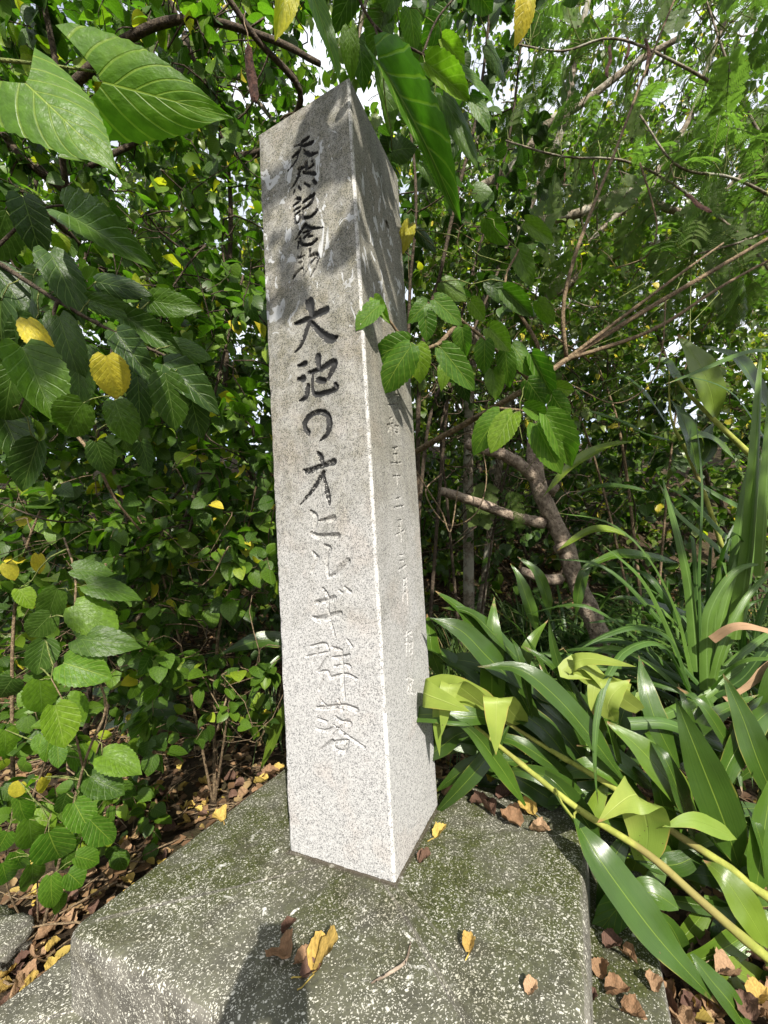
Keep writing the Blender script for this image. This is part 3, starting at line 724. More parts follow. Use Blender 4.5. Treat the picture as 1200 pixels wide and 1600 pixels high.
# ------------------------------------------------------------------ plants that grow
def wiggle(a, b, n, amp, sag=0.0):
    t = np.linspace(0, 1, n)[:, None]
    L = np.linalg.norm(b - a)
    o = R.normal(size=(3, 3)) * amp * L
    P = a + (b - a) * t + sum(o[k] * np.sin(math.pi * (k + 1) * t) / (k + 1) for k in range(3))
    P[:, 2] += -sag * L * (t[:, 0] ** 2 - t[:, 0])
    return P
def grow(name, label, cat, base, stems, sampler, nbr, leaf=0.08, spacing=0.05, mat='mul', group=None, barkm='twig', r0=0.02, nobj=150,
         lo=LO, branch_r=0.004, leafscale=(0.6, 1.1), up=0.5, facing=None, start=0.25, twigk=4, along=0.85, stemk=8, lump=0.04, amp=0.12, trunkname='trunk', petiole=0.25, droop=0.55, mmin=6, keep=None, bare=0):
    """stems: list of point lists (first starts at the base); sampler(n) -> twig targets"""
    t = thing(name, label, cat, group)
    nodes, rad = [], []
    for si, st in enumerate(stems):
        P = np.asarray(st, float); n = max(8, int(len(P) * 6))
        C = spline(P, n); rr = np.linspace(r0 * (1 if si == 0 else 0.7), max(branch_r * 1.6, r0 * 0.35), n)
        tube(trunkname if si == 0 else 'limb', C, rr, G[barkm], t, stemk, lump=lump)
        k0 = int(n * start) if si == 0 else 2
        nodes.append(C[k0:]); rad.append(rr[k0:])
    nodes = np.vstack(nodes); rad = np.concatenate(rad)
    tg = sampler(nbr)
    d0 = np.min(np.linalg.norm(tg[:, None] - nodes[None], axis=2), axis=1)
    tg = tg[np.argsort(d0)]
    parts, B, A, Nn = [], [], [], []
    for p in tg:
        dd = np.linalg.norm(nodes - p, axis=1)
        i = np.argmin(dd + 0.15 * np.maximum(0, nodes[:, 2] - p[2]))
        L = dd[i]
        if L < 0.02: continue
        n = int(np.clip(L / 0.06, 4, 10))
        C = wiggle(nodes[i], p, n, amp, sag=0.15)
        rr = np.linspace(min(rad[i] * 0.75, branch_r * (1 + 1.2 * L)), branch_r * 0.4, n)
        parts.append(tube_arrays(C, rr, twigk))
        nodes = np.vstack([nodes, C[1:]]); rad = np.concatenate([rad, rr[1:]])
        m = max(mmin, int(L * along / spacing))
        Tn = N(np.gradient(C, axis=0))
        for q in range(m):
            f = 1 - along * q / m
            x = f * (n - 1); k = min(int(x), n - 2); pos = C[k] + (C[k + 1] - C[k]) * (x - k)
            side = R.normal(size=3); side -= Tn[k] * (side @ Tn[k]); side = N(side)
            ax = N(0.45 * Tn[k] + 0.8 * side + np.array([0, 0, -droop]) + 0.25 * R.normal(size=3))
            B.append(pos + side * leaf * petiole * R.uniform(.4, 1.6)); A.append(ax)
            Nn.append(np.array([0, 0, up]) + 0.35 * SUN + 0.45 * R.normal(size=3) + (0 if facing is None else facing))
    for p in sampler(bare):       # leafless crooked twigs
        i = R.randint(len(nodes)); dd = np.linalg.norm(nodes - p, axis=1); i = np.argsort(dd)[min(R.randint(3, 40), len(dd) - 1)]
        C = wiggle(nodes[i], p + R.normal(size=3) * .1, 10, .2, sag=R.uniform(-.3, .3))
        parts.append(tube_arrays(C, np.linspace(branch_r * 1.1, branch_r * .45, 10) * R.uniform(.5, 1.3), 4))
    if parts:
        V, Fq, U = join(parts)
        o = obj('twigs', mesh('twigs', V, Fq, U), G[barkm], t); tag(o, kind='stuff')
    B, A, Nn = np.array(B), np.array(A), np.array(Nn)
    if keep is not None:
        kk = keep(B); B, A, Nn = B[kk], A[kk], Nn[kk]
    S = leaf * R.uniform(*leafscale, size=len(B))
    q = pix(B + A * S[:, None] * 0.5)
    size = F * S / np.maximum(q[:, 2], 0.05)
    vis = (q[:, 2] > 0.2) & (q[:, 0] > 5) & (q[:, 0] < 1195) & (q[:, 1] > 5) & (q[:, 1] < 1595) & (size > 9)
    score = np.where(vis, size, -1)
    idx = np.argsort(-score)[:nobj]; idx = idx[score[idx] > 0]
    for i in idx:
        leaf_obj(t, B[i], A[i], Nn[i], S[i], G[mat + '_obj'], 'MD')
    rest = np.setdiff1d(np.arange(len(B)), idx)
    if len(rest):
        leaf_cloud('foliage', t, B[rest], A[rest], Nn[rest], S[rest], G[mat + '_attr'], lo)
    set_base_m(t, base)
    return t
def set_base_m(t, p):
    t.location = tuple(p)
    inv = Matrix.Translation(-Vector(p))
    for c in t.children: c.matrix_parent_inverse = inv
def frustum(x0, x1, y0, y1, d0, d1, power=1.0):
    """targets spread through the place that this part of the photo shows, between two distances"""
    def f(n):
        x = R.uniform(x0, x1, n); y = R.uniform(y0, y1, n); d = d0 + (d1 - d0) * R.rand(n) ** power
        return CAM + d[:, None] * (DV + RV * ((x - PX) / F)[:, None] - UV * ((y - PY) / F)[:, None])
    return f
def gz(p):
    return float(terrain(np.array(p[0]), np.array(p[1])))
def foot(x, y, d):
    """ground point below a pixel at a distance"""
    p = at(x, y, d); p[2] = gz(p) - 0.03
    return p
# ------------------------------------------------------------------ plants placed leaf by leaf
def hand_leaf(t, bx, by, tx, ty, w, d, mat, dt=0.0, nrm=(0, .35, 1.0), var=None, twist=0.0):
    """leaf from its stalk end (bx,by) to its tip (tx,ty); w = breadth in photo pixels, d = distance, dt = how much farther the tip is"""
    b = at(bx, by, d); e = at(tx, ty, d + dt)
    s = np.linalg.norm(e - b)
    n = N(RV * (nrm[0] + R.normal() * .2) + UV * (nrm[1] + R.normal() * .2) + N(CAM - b) * nrm[2])
    wf = .92 * (w / F * d) / s
    return leaf_obj(t, b, e - b, n, s, G[mat], 'HI', var, wf), b
def stalk(leaf, a, b, mat='greentwig', r=0.0013):
    P = wiggle(np.asarray(a), np.asarray(b), 5, 0.06, sag=0.12)
    o = tube('stalk', P, [r * 1.2, r, r, r, r * 0.8], G[mat], leaf, 5)
    o.matrix_parent_inverse = leaf.matrix_basis.inverted()
def nearest_on(C, p):
    return C[np.argmin(np.linalg.norm(C - p, axis=1))]
def hand_plant(name, label, cat, stems, leaves, d, base, group=None, bark='twig', r=0.004, stalkmat='greentwig'):
    """stems: list of [(x,y,d)...]; leaves: (bx,by,tx,ty,w,mat[,d[,dt[,nrm]]])"""
    t = thing(name, label, cat, group)
    allC = []
    for i, st in enumerate(stems):
        C = spline(cast(st), 6 * len(st))
        rr = r if i == 0 else r * 0.6
        tube('stem' if i == 0 else 'twig', C, np.linspace(rr, rr * 0.45, len(C)), G[bark], t, 7, lump=0.05)
        allC.append(C)
    allC = np.vstack(allC)
    for lf in leaves:
        bx, by, tx, ty, w, mat = lf[:6]
        dd = lf[6] if len(lf) > 6 and lf[6] else d
        dt = lf[7] if len(lf) > 7 else R.uniform(-.02, .04)
        nrm = lf[8] if len(lf) > 8 else (0, .35, 1.0)
        o, b = hand_leaf(t, bx, by, tx, ty, w, dd, mat, dt, nrm, lf[9] if len(lf) > 9 else None)
        q = nearest_on(allC, b)
        L = np.linalg.norm(q - b)
        if L > 0.004: stalk(o, q, b, stalkmat, 0.0011 if L < 0.1 else 0.0016)
    set_base(t, base)
    return t
MB = ['mul_obj', 'bright', 'lime', 'yellow', 'dark_obj']
# big pair of leaves close above the left
hand_plant('mulberry_branch', 'near twig with two very large bright green heart-shaped leaves', 'branch',
    [[(-150, 60, .50), (-40, 88, .50), (60, 100, .51), (150, 112, .53)]],
    [(40, 130, 184, 264, 172, 'big', .47, .015, (-.15, .12, 1), 6), (160, 128, 362, 180, 140, 'big', .52, .02, (.1, .0, 1), 6)],
    .5, at(-150, 60, .5), r=0.003, bark='greentwig')
# dark hanging cluster on the left
D_, Y_, B_, L_ = 'dark_obj', 'yellow', 'bright', 'lime'
hand_plant('mulberry_branch', 'drooping left branch of large dark shaded leaves with two yellow ones', 'branch',
    [[(-140, 330, .8), (-20, 400, .78), (90, 470, .78), (180, 520, .8), (290, 570, .82)], [(90, 470, .78), (60, 560, .76), (30, 640, .75)], [(-20, 400, .78), (60, 330, .8), (120, 320, .82)], [(180, 520, .8), (170, 600, .78), (200, 640, .79)]],
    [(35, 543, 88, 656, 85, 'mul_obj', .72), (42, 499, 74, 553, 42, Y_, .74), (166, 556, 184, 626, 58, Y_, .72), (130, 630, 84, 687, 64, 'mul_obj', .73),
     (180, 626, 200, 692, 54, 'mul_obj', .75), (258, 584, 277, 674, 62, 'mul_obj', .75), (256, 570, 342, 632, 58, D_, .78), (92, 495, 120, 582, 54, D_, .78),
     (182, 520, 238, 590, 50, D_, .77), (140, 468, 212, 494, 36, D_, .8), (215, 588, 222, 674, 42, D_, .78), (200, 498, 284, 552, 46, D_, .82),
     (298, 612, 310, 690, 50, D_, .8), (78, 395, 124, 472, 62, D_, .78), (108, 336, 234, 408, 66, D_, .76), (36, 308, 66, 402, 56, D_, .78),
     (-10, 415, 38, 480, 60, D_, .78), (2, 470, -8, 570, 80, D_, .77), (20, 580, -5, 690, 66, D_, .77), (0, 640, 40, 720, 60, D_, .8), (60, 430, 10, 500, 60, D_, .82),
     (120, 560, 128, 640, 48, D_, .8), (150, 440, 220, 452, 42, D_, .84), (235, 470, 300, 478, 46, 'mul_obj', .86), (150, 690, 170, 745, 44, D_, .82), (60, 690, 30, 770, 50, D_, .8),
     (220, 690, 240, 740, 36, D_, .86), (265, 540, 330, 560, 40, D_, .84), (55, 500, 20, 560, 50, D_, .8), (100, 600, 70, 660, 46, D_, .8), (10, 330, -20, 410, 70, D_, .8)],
    .78, at(-140, 330, .8), r=0.006, bark='barkdark')
# shoot low on the left
hand_plant('mulberry_shoot', 'leafy shoot trailing down to the litter left of the plinth, lit lime leaves', 'shoot',
    [[(60, 1480, 1.18), (130, 1200, 1.0), (165, 1100, .98), (120, 990, .95), (118, 900, .95), (100, 840, 1.0)], [(130, 1200, 1.0), (110, 1120, .95), (80, 1060, .94)], [(60, 1480, 1.18), (60, 1350, 1.05), (80, 1270, 1.0)], [(60, 1480, 1.18), (110, 1380, 1.08), (130, 1300, 1.02)], [(60, 1480, 1.18), (10, 1380, 1.1), (20, 1260, 1.05)]],
    [(136, 914, 214, 927, 42, 'mul_obj', .94), (114, 889, 178, 894, 40, 'mul_obj', .95), (116, 946, 178, 988, 64, 'mul_obj', .93), (120, 998, 203, 1006, 54, 'mul_obj', .92),
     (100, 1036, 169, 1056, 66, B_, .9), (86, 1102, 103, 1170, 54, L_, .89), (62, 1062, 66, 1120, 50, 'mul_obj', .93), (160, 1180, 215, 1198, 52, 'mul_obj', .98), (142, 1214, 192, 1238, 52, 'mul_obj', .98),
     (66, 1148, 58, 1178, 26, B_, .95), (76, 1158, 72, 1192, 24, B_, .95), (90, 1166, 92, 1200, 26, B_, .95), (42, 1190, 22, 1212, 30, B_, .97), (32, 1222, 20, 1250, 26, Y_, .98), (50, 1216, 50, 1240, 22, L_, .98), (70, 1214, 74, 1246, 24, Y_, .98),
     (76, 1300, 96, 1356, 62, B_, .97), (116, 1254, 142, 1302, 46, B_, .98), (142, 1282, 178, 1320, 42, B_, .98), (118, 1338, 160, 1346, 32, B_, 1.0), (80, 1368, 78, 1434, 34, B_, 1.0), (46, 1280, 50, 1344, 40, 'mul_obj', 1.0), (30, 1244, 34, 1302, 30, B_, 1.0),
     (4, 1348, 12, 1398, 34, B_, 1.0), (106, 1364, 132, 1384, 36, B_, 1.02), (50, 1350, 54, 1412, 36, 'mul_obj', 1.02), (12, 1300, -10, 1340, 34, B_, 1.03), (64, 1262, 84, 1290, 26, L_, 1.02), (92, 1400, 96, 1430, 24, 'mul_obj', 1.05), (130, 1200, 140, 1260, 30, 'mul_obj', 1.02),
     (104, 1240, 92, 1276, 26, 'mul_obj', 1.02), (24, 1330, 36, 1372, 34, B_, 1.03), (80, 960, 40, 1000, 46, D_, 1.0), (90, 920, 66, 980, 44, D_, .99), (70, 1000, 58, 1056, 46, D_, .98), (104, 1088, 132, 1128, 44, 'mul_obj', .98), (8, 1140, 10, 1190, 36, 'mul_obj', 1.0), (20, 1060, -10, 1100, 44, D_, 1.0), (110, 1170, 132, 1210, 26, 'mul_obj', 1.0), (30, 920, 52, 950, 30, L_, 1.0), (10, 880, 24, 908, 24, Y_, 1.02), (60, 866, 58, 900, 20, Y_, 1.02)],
    .95, foot(60, 1480, 1.18), r=0.0045)
# leaves hanging over the top of the pillar
hand_plant('mulberry_branch', 'overhead branch with long pale-veined leaves drooping beside the pillar top', 'branch',
    [[(480, -260, .95), (540, -60, .95), (585, 40, .97), (660, 85, 1.0), (740, 130, 1.05)], [(585, 40, .97), (600, 90, .97)], [(660, 85, 1.0), (690, 20, 1.0), (770, -60, 1.0)], [(540, -60, .95), (640, -40, 1.0), (820, -70, 1.0)]],
    [(590, 94, 728, 300, 54, B_, .93, .0, (.35, .1, .8), 1), (665, 98, 737, 155, 44, L_, .97), (718, 110, 780, 155, 34, B_, 1.0, .02, (.1, .7, .8)), (640, 12, 652, 76, 44, B_, 1.0),
     (546, 45, 548, 112, 34, 'mul_obj', .95), (482, -25, 533, 108, 34, B_, .93), (735, 148, 766, 200, 30, B_, 1.02), (692, 150, 742, 240, 36, 'mul_obj', 1.04), (823, -14, 818, 50, 42, Y_, .95),
     (612, 236, 652, 226, 40, D_, 1.1), (660, 254, 686, 294, 26, B_, 1.08), (600, 20, 580, 90, 52, 'mul_obj', 1.0), (700, 20, 660, 60, 40, B_, 1.02), (740, -20, 770, 20, 40, B_, 1.0), (690, 60, 728, 100, 30, L_, 1.03),
     (560, -30, 520, 40, 40, 'mul_obj', .95), (620, -30, 590, 40, 44, 'mul_obj', .97), (660, 180, 690, 260, 40, D_, 1.1), (640, 130, 664, 190, 40, 'mul_obj', 1.05), (720, 180, 700, 250, 36, D_, 1.12), (590, 100, 620, 190, 50, 'mul_obj', 1.04), (680, 230, 700, 300, 34, D_, 1.15), (760, 70, 800, 120, 34, D_, 1.1),
     (450, -40, 440, 50, 40, 'mul_obj', 1.0), (625, 60, 660, 140, 50, 'mul_obj', 1.06), (560, 60, 572, 128, 44, 'mul_obj', 1.08)],
    1.0, at(480, -260, .95), r=0.005, bark='barkdark')
# sprays right of the pillar
hand_plant('mulberry_branch', 'slanting brown bough right of the pillar carrying glossy bright green sprays', 'branch',
    [[(600, 735, 1.75), (660, 700, 1.62), (740, 655, 1.5), (835, 600, 1.4), (885, 562, 1.42), (1000, 490, 1.46), (1110, 425, 1.5), (1290, 320, 1.6)], [(885, 562, 1.42), (1020, 515, 1.44), (1140, 440, 1.5), (1290, 360, 1.6)], [(880, 565, 1.42), (960, 505, 1.42), (1060, 430, 1.44), (1130, 380, 1.5)],
     [(885, 560, 1.42), (880, 480, 1.38), (905, 380, 1.4), (960, 240, 1.5), (1005, 120, 1.55), (1070, -40, 1.6)],
     [(835, 600, 1.4), (790, 560, 1.3), (720, 500, 1.2), (660, 470, 1.14)], [(740, 655, 1.5), (770, 640, 1.3), (800, 640, 1.22), (850, 645, 1.2)], [(720, 500, 1.2), (680, 540, 1.12), (640, 538, 1.08), (600, 490, 1.02)], [(835, 600, 1.4), (840, 540, 1.3), (790, 450, 1.28), (810, 390, 1.3)]],
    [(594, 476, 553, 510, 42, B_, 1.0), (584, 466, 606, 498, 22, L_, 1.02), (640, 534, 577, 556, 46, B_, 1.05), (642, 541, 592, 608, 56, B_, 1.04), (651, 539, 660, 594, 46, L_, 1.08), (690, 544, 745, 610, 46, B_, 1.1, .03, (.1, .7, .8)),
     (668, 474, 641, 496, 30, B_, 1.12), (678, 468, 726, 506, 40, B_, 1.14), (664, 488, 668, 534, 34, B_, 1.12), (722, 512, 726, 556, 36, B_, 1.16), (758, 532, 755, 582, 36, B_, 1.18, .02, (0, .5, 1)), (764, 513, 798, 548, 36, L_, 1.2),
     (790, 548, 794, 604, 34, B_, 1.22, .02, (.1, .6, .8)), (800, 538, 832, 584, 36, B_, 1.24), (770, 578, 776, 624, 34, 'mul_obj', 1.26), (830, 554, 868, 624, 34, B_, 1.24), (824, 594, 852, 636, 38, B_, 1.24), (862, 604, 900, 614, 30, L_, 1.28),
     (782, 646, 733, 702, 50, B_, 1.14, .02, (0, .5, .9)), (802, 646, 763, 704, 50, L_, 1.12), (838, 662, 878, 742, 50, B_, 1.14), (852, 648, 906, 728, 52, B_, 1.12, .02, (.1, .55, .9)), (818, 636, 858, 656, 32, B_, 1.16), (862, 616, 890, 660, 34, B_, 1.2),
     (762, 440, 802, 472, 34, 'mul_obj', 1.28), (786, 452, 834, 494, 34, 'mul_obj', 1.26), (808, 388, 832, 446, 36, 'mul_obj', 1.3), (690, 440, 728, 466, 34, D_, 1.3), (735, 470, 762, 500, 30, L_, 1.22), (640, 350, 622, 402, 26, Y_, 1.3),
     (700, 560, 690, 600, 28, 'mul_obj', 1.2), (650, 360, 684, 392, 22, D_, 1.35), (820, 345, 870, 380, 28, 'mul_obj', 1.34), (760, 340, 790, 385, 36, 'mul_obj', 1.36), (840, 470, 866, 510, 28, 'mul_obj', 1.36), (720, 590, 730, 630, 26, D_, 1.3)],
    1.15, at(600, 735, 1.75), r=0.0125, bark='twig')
# bare leaning trunk right of the pillar
tk = thing('leaning_tree', 'leaning reddish brown tree stump with cut limbs, rising behind the ginger', 'tree')
dT = 2.05
fb = foot(985, 1180, dT)
tube('trunk', np.vstack([fb, cast([(975, 1120, dT), (940, 1000, dT), (905, 920, dT), (880, 845, dT), (853, 790, dT), (838, 740, dT), (835, 690, dT + .02), (850, 640, dT + .1)])]), [.06, .056, .05, .047, .044, .042, .04, .034, .026], G['barkbrown'], tk, 14, 60, lump=0.075)
tube('limb', cast([(842, 752, dT), (815, 728, dT - .02), (780, 708, dT - .05), (745, 700, dT - .06), (728, 692, dT - .06)]), [.033, .03, .028, .026, .025], G['barkbrown'], tk, 10, 20, lump=0.06)
tube('limb', cast([(850, 818, dT), (800, 806, dT - .05), (745, 785, dT - .1), (688, 767, dT - .12)]), [.03, .026, .024, .022], G['barkbrown'], tk, 10, 20, lump=0.06)
tube('limb', cast([(875, 905, dT), (850, 905, dT - .05), (815, 892, dT - .1)]), [.03, .026, .02], G['barkbrown'], tk, 8, 10, lump=0.06)
tube('snag', cast([(870, 860, dT), (888, 848, dT - .05)]), [.03, .02], G['barkbrown'], tk, 7)
tube('snag', cast([(858, 770, dT), (870, 760, dT - .05)]), [.028, .018], G['barkbrown'], tk, 7)
set_base(tk, fb)

# ------------------------------------------------------------------ shell ginger beside the plinth
FACE = camdir(-0.1, 0.7, 0.7)
def ginger_leaf(t, pts, wpx, mat='ginger', hint=None, **k):
    P = cast(pts)
    d = np.mean([p[2] for p in pts])
    k.setdefault('fold', 0.22); k.setdefault('wave', 0.035); k.setdefault('n', 18)
    if mat == 'ginger':
        wpx *= .7; P[-1] += (P[-1] - P[-2]) * .35 - np.array([0, 0, .02])
    return ribbon(t, P, wpx / F * d, G[mat], FACE if hint is None else hint, **k)
g1 = thing('shell_ginger', 'shell ginger whose yellow-green canes lean across the plinth corner, folded lime leaf tips', 'plant')
c1 = [(1330, 1590, .82), (1200, 1497, .86), (1100, 1412, .92), (1010, 1333, .97), (905, 1265, 1.04), (800, 1182, 1.12), (742, 1134, 1.17)]
c2 = [(1330, 1480, .88), (1200, 1402, .94), (1130, 1350, .99), (1040, 1292, 1.05), (960, 1232, 1.1), (860, 1172, 1.16), (790, 1128, 1.2)]
for c in (c1, c2):
    tube('cane', cast(c), [.0112, .0105, .0095, .0088, .008, .0066, .005], G['cane'], g1, 9, 40, lump=0.015)
for c, ts in ((c1, (.2, .42, .62, .8)), (c2, (.25, .5, .75))):       # sheath joints
    C = spline(cast(c), 41)
    for t in ts:
        i = int(t * 40); tube('sheath', C[i:i + 4] , [.0108 - .005 * t, .0122 - .005 * t, .011 - .005 * t, .009 - .0035 * t], G['cane'], g1, 9)
GL = [
 ([(815, 1075, 1.17), (765, 1030, 1.15), (720, 985, 1.14), (682, 962, 1.14)], 62, 'ginger', camdir(.2, .8, .6)),
 ([(830, 1050, 1.2), (780, 1000, 1.19), (735, 958, 1.19), (700, 944, 1.2)], 48, 'ginger', camdir(.2, .8, .6)),
 ([(978, 1225, 1.08), (930, 1160, 1.06), (870, 1090, 1.06), (810, 1045, 1.08), (762, 1034, 1.1)], 66, 'ginger', camdir(.3, .75, .6)),
 ([(940, 1150, 1.14), (900, 1090, 1.13), (860, 1040, 1.14), (826, 1008, 1.16)], 42, 'ginger', camdir(.5, .6, .6)),
 ([(760, 1128, 1.14), (715, 1095, 1.1), (672, 1070, 1.07), (660, 1085, 1.04), (668, 1108, 1.03)], 52, 'gingerlime', np.array([camdir(0, .9, .4), camdir(0, .7, .7), camdir(-.3, .3, .9), camdir(0, -.2, .9), camdir(0, -.4, .9)])),
 ([(770, 1108, 1.13), (735, 1080, 1.1), (705, 1072, 1.08), (690, 1095, 1.06), (684, 1150, 1.06)], 36, 'gingerlime', np.array([camdir(0, .9, .4), camdir(0, .7, .7), camdir(-.3, .3, .9), camdir(-.2, .1, .9), camdir(-.2, 0, .9)])),
 ([(820, 1100, 1.12), (795, 1082, 1.08), (775, 1092, 1.06), (772, 1130, 1.05), (775, 1178, 1.05)], 44, 'gingerlime', np.array([camdir(0, .9, .4), camdir(0, .6, .7), camdir(0, .2, 1), camdir(0, 0, 1), camdir(0, 0, 1)])),
 ([(745, 1140, 1.17), (715, 1148, 1.18), (688, 1168, 1.2), (660, 1180, 1.24)], 46, 'ginger', camdir(0, .8, .6)),
 ([(825, 1190, 1.16), (770, 1192, 1.18), (725, 1204, 1.2), (690, 1222, 1.23)], 44, 'ginger', camdir(0, .8, .6)),
 ([(1030, 1330, 1.0), (1012, 1270, .96), (990, 1232, .93), (962, 1240, .9), (932, 1286, .9)], 66, 'gingerlime', np.array([camdir(.6, .2, .7), camdir(.5, .4, .7), camdir(0, .7, .7), camdir(-.3, .3, .9), camdir(-.3, .2, .9)])),
 ([(1150, 1310, .98), (1120, 1296, .97), (1080, 1282, .96), (1034, 1292, .96)], 28, 'gingerlime', camdir(0, .7, .7)),
 ([(1155, 1355, 1.0), (1130, 1280, 1.0), (1095, 1190, 1.02), (1064, 1105, 1.05)], 84, 'ginger', camdir(-.25, .25, .9)),
 ([(1092, 1278, 1.08), (1040, 1215, 1.08), (995, 1165, 1.1), (958, 1128, 1.13)], 84, 'ginger', camdir(.2, .6, .75)),
 ([(962, 1128, 1.1), (950, 1105, 1.09), (960, 1082, 1.09), (985, 1062, 1.1)], 34, 'gingerlime', camdir(-.6, .3, .7)),
 ([(897, 1278, .98), (935, 1340, .92), (985, 1410, .88), (1040, 1480, .85), (1100, 1535, .83)], 92, 'ginger', camdir(.15, .55, .8)),
 ([(1060, 1420, .95), (1030, 1400, .96), (1005, 1395, .97), (975, 1400, .98)], 56, 'ginger', camdir(0, .8, .6)),
 ([(1000, 1400, .98), (965, 1420, .96), (940, 1450, .95), (916, 1468, .95)], 42, 'bright', camdir(0, .7, .7)),
 ([(1200, 1480, .92), (1165, 1420, .94), (1130, 1370, .97), (1105, 1340, 1.0)], 70, 'ginger', camdir(0, .5, .85)),
 ([(1215, 1260, 1.05), (1185, 1190, 1.06), (1160, 1120, 1.09), (1136, 1060, 1.12)], 56, 'ginger', camdir(-.3, .3, .9)),
 ([(1080, 1490, .86), (1110, 1530, .84), (1150, 1580, .82), (1190, 1640, .8)], 56, 'ginger', camdir(.2, .6, .8)),
 ([(1100, 1400, .98), (1130, 1420, .97), (1180, 1470, .95), (1230, 1540, .93)], 46, 'ginger', camdir(.3, .6, .7)),
 ([(890, 1190, 1.18), (850, 1140, 1.18), (800, 1110, 1.2), (750, 1100, 1.24)], 58, 'ginger', camdir(0, .7, .7)),
 ([(1010, 1250, 1.15), (960, 1215, 1.16), (920, 1200, 1.18), (870, 1205, 1.2)], 50, 'ginger', camdir(0, .7, .7)),
 ([(1060, 1200, 1.15), (1030, 1140, 1.16), (1010, 1080, 1.2), (1000, 1030, 1.25)], 50, 'ginger', camdir(0, .4, .9)),
 ([(880, 1130, 1.22), (840, 1080, 1.24), (800, 1050, 1.28), (750, 1040, 1.33)], 44, 'ginger', camdir(0, .7, .7)),
 ([(1120, 1250, 1.06), (1140, 1190, 1.08), (1180, 1130, 1.12), (1220, 1090, 1.16)], 60, 'ginger', camdir(.2, .4, .9)),
 ([(1020, 1420, .95), (1050, 1450, .95), (1070, 1500, .96), (1080, 1560, .98)], 40, 'ginger', camdir(.2, .4, .9)),
 ([(690, 1060, 1.3), (676, 1020, 1.3), (672, 990, 1.32), (668, 960, 1.36)], 40, 'ginger', camdir(-.3, .3, .9)),
 ([(905, 1140, 1.14), (880, 1060, 1.14), (865, 1010, 1.15), (858, 965, 1.16)], 26, 'ginger', camdir(-.4, .3, .8)),
 ([(962, 1100, 1.12), (935, 1060, 1.1), (905, 1035, 1.09), (880, 1052, 1.08), (925, 1062, 1.06)], 30, 'gingerlime', camdir(0, .7, .7)),
 ([(1180, 1400, .95), (1190, 1330, .96), (1200, 1260, .98), (1210, 1200, 1.0)], 60, 'ginger', camdir(-.4, .2, .9)),
]
GL = [g for g in GL if not (g[2] == 'gingerlime' and isinstance(g[3], np.ndarray) and g[3].ndim == 2)]
for pts, w, m, h in GL: ginger_leaf(g1, pts, w, m, h, roll=R.normal() * .25)
FOLDP = (np.array([0, .1, .35, .5, .7, .88, 1]), np.array([.5, .8, 1.0, 1.0, .72, .35, 0]))
for pts, w, sd in [      # blades folded over, showing the pale underside
 ([(770, 1105, 1.17), (705, 1082, 1.12), (664, 1082, 1.075), (668, 1086, 1.06), (700, 1098, 1.045), (735, 1112, 1.04)], 56, UV * 1.0 + RV * .1),
 ([(775, 1120, 1.18), (735, 1085, 1.13), (708, 1068, 1.10), (702, 1074, 1.085), (697, 1100, 1.075), (690, 1150, 1.075)], 36, RV),
 ([(770, 1130, 1.18), (720, 1100, 1.14), (690, 1100, 1.115), (686, 1110, 1.105), (684, 1140, 1.10), (687, 1182, 1.10)], 24, RV),
 ([(815, 1130, 1.18), (790, 1102, 1.12), (778, 1090, 1.09), (776, 1096, 1.075), (775, 1125, 1.065), (775, 1180, 1.06)], 46, RV),
 ([(1008, 1345, 1.0), (1012, 1295, .985), (998, 1246, .955), (990, 1242, .94), (972, 1252, .92), (933, 1286, .905)], 66, RV * .72 - UV * .7),
 ([(985, 1075, 1.13), (930, 1062, 1.10), (898, 1040, 1.075), (902, 1032, 1.06), (930, 1030, 1.05), (995, 1042, 1.05)], 26, UV),
 ([(1000, 1110, 1.16), (965, 1085, 1.13), (938, 1062, 1.11), (930, 1070, 1.09), (926, 1100, 1.08), (930, 1122, 1.08)], 34, RV)]:
    d = np.mean([p[2] for p in pts])
    ribbon(g1, cast(pts), w / F * d, G['gingerlime'], FACE, prof=FOLDP, fold=.06, n=26, nu=2, side=N(sd))
for pts, w in [([(1210, 1420, .95), (1150, 1470, .93), (1090, 1500, .92), (1040, 1500, .93)], 56), ([(1230, 1560, .9), (1180, 1530, .9), (1130, 1520, .9), (1085, 1540, .92)], 52), ([(1120, 1400, 1.0), (1080, 1450, .98), (1050, 1480, .97), (1020, 1500, .97)], 44),
                   ([(1180, 1380, 1.0), (1150, 1430, .97), (1130, 1490, .95), (1120, 1560, .95)], 58), ([(1230, 1480, .92), (1200, 1540, .9), (1185, 1590, .9), (1180, 1650, .9)], 56), ([(985, 1300, 1.04), (960, 1340, 1.02), (945, 1390, 1.01), (935, 1440, 1.0)], 46),
                   ([(1040, 1340, 1.02), (1020, 1380, 1.0), (1010, 1420, .99), (1010, 1460, .98)], 44), ([(1100, 1330, 1.05), (1060, 1350, 1.03), (1020, 1350, 1.02), (985, 1330, 1.03)], 46), ([(1220, 1330, 1.0), (1170, 1340, 1.02), (1120, 1340, 1.04), (1080, 1330, 1.06)], 54), ([(950, 1220, 1.14), (930, 1260, 1.12), (925, 1300, 1.1), (930, 1340, 1.08)], 40)]:
    ginger_leaf(g1, pts, w, 'ginger', camdir(R.normal() * .25, .6, .75), roll=R.normal() * .3)
rs_ = np.random.RandomState(21)
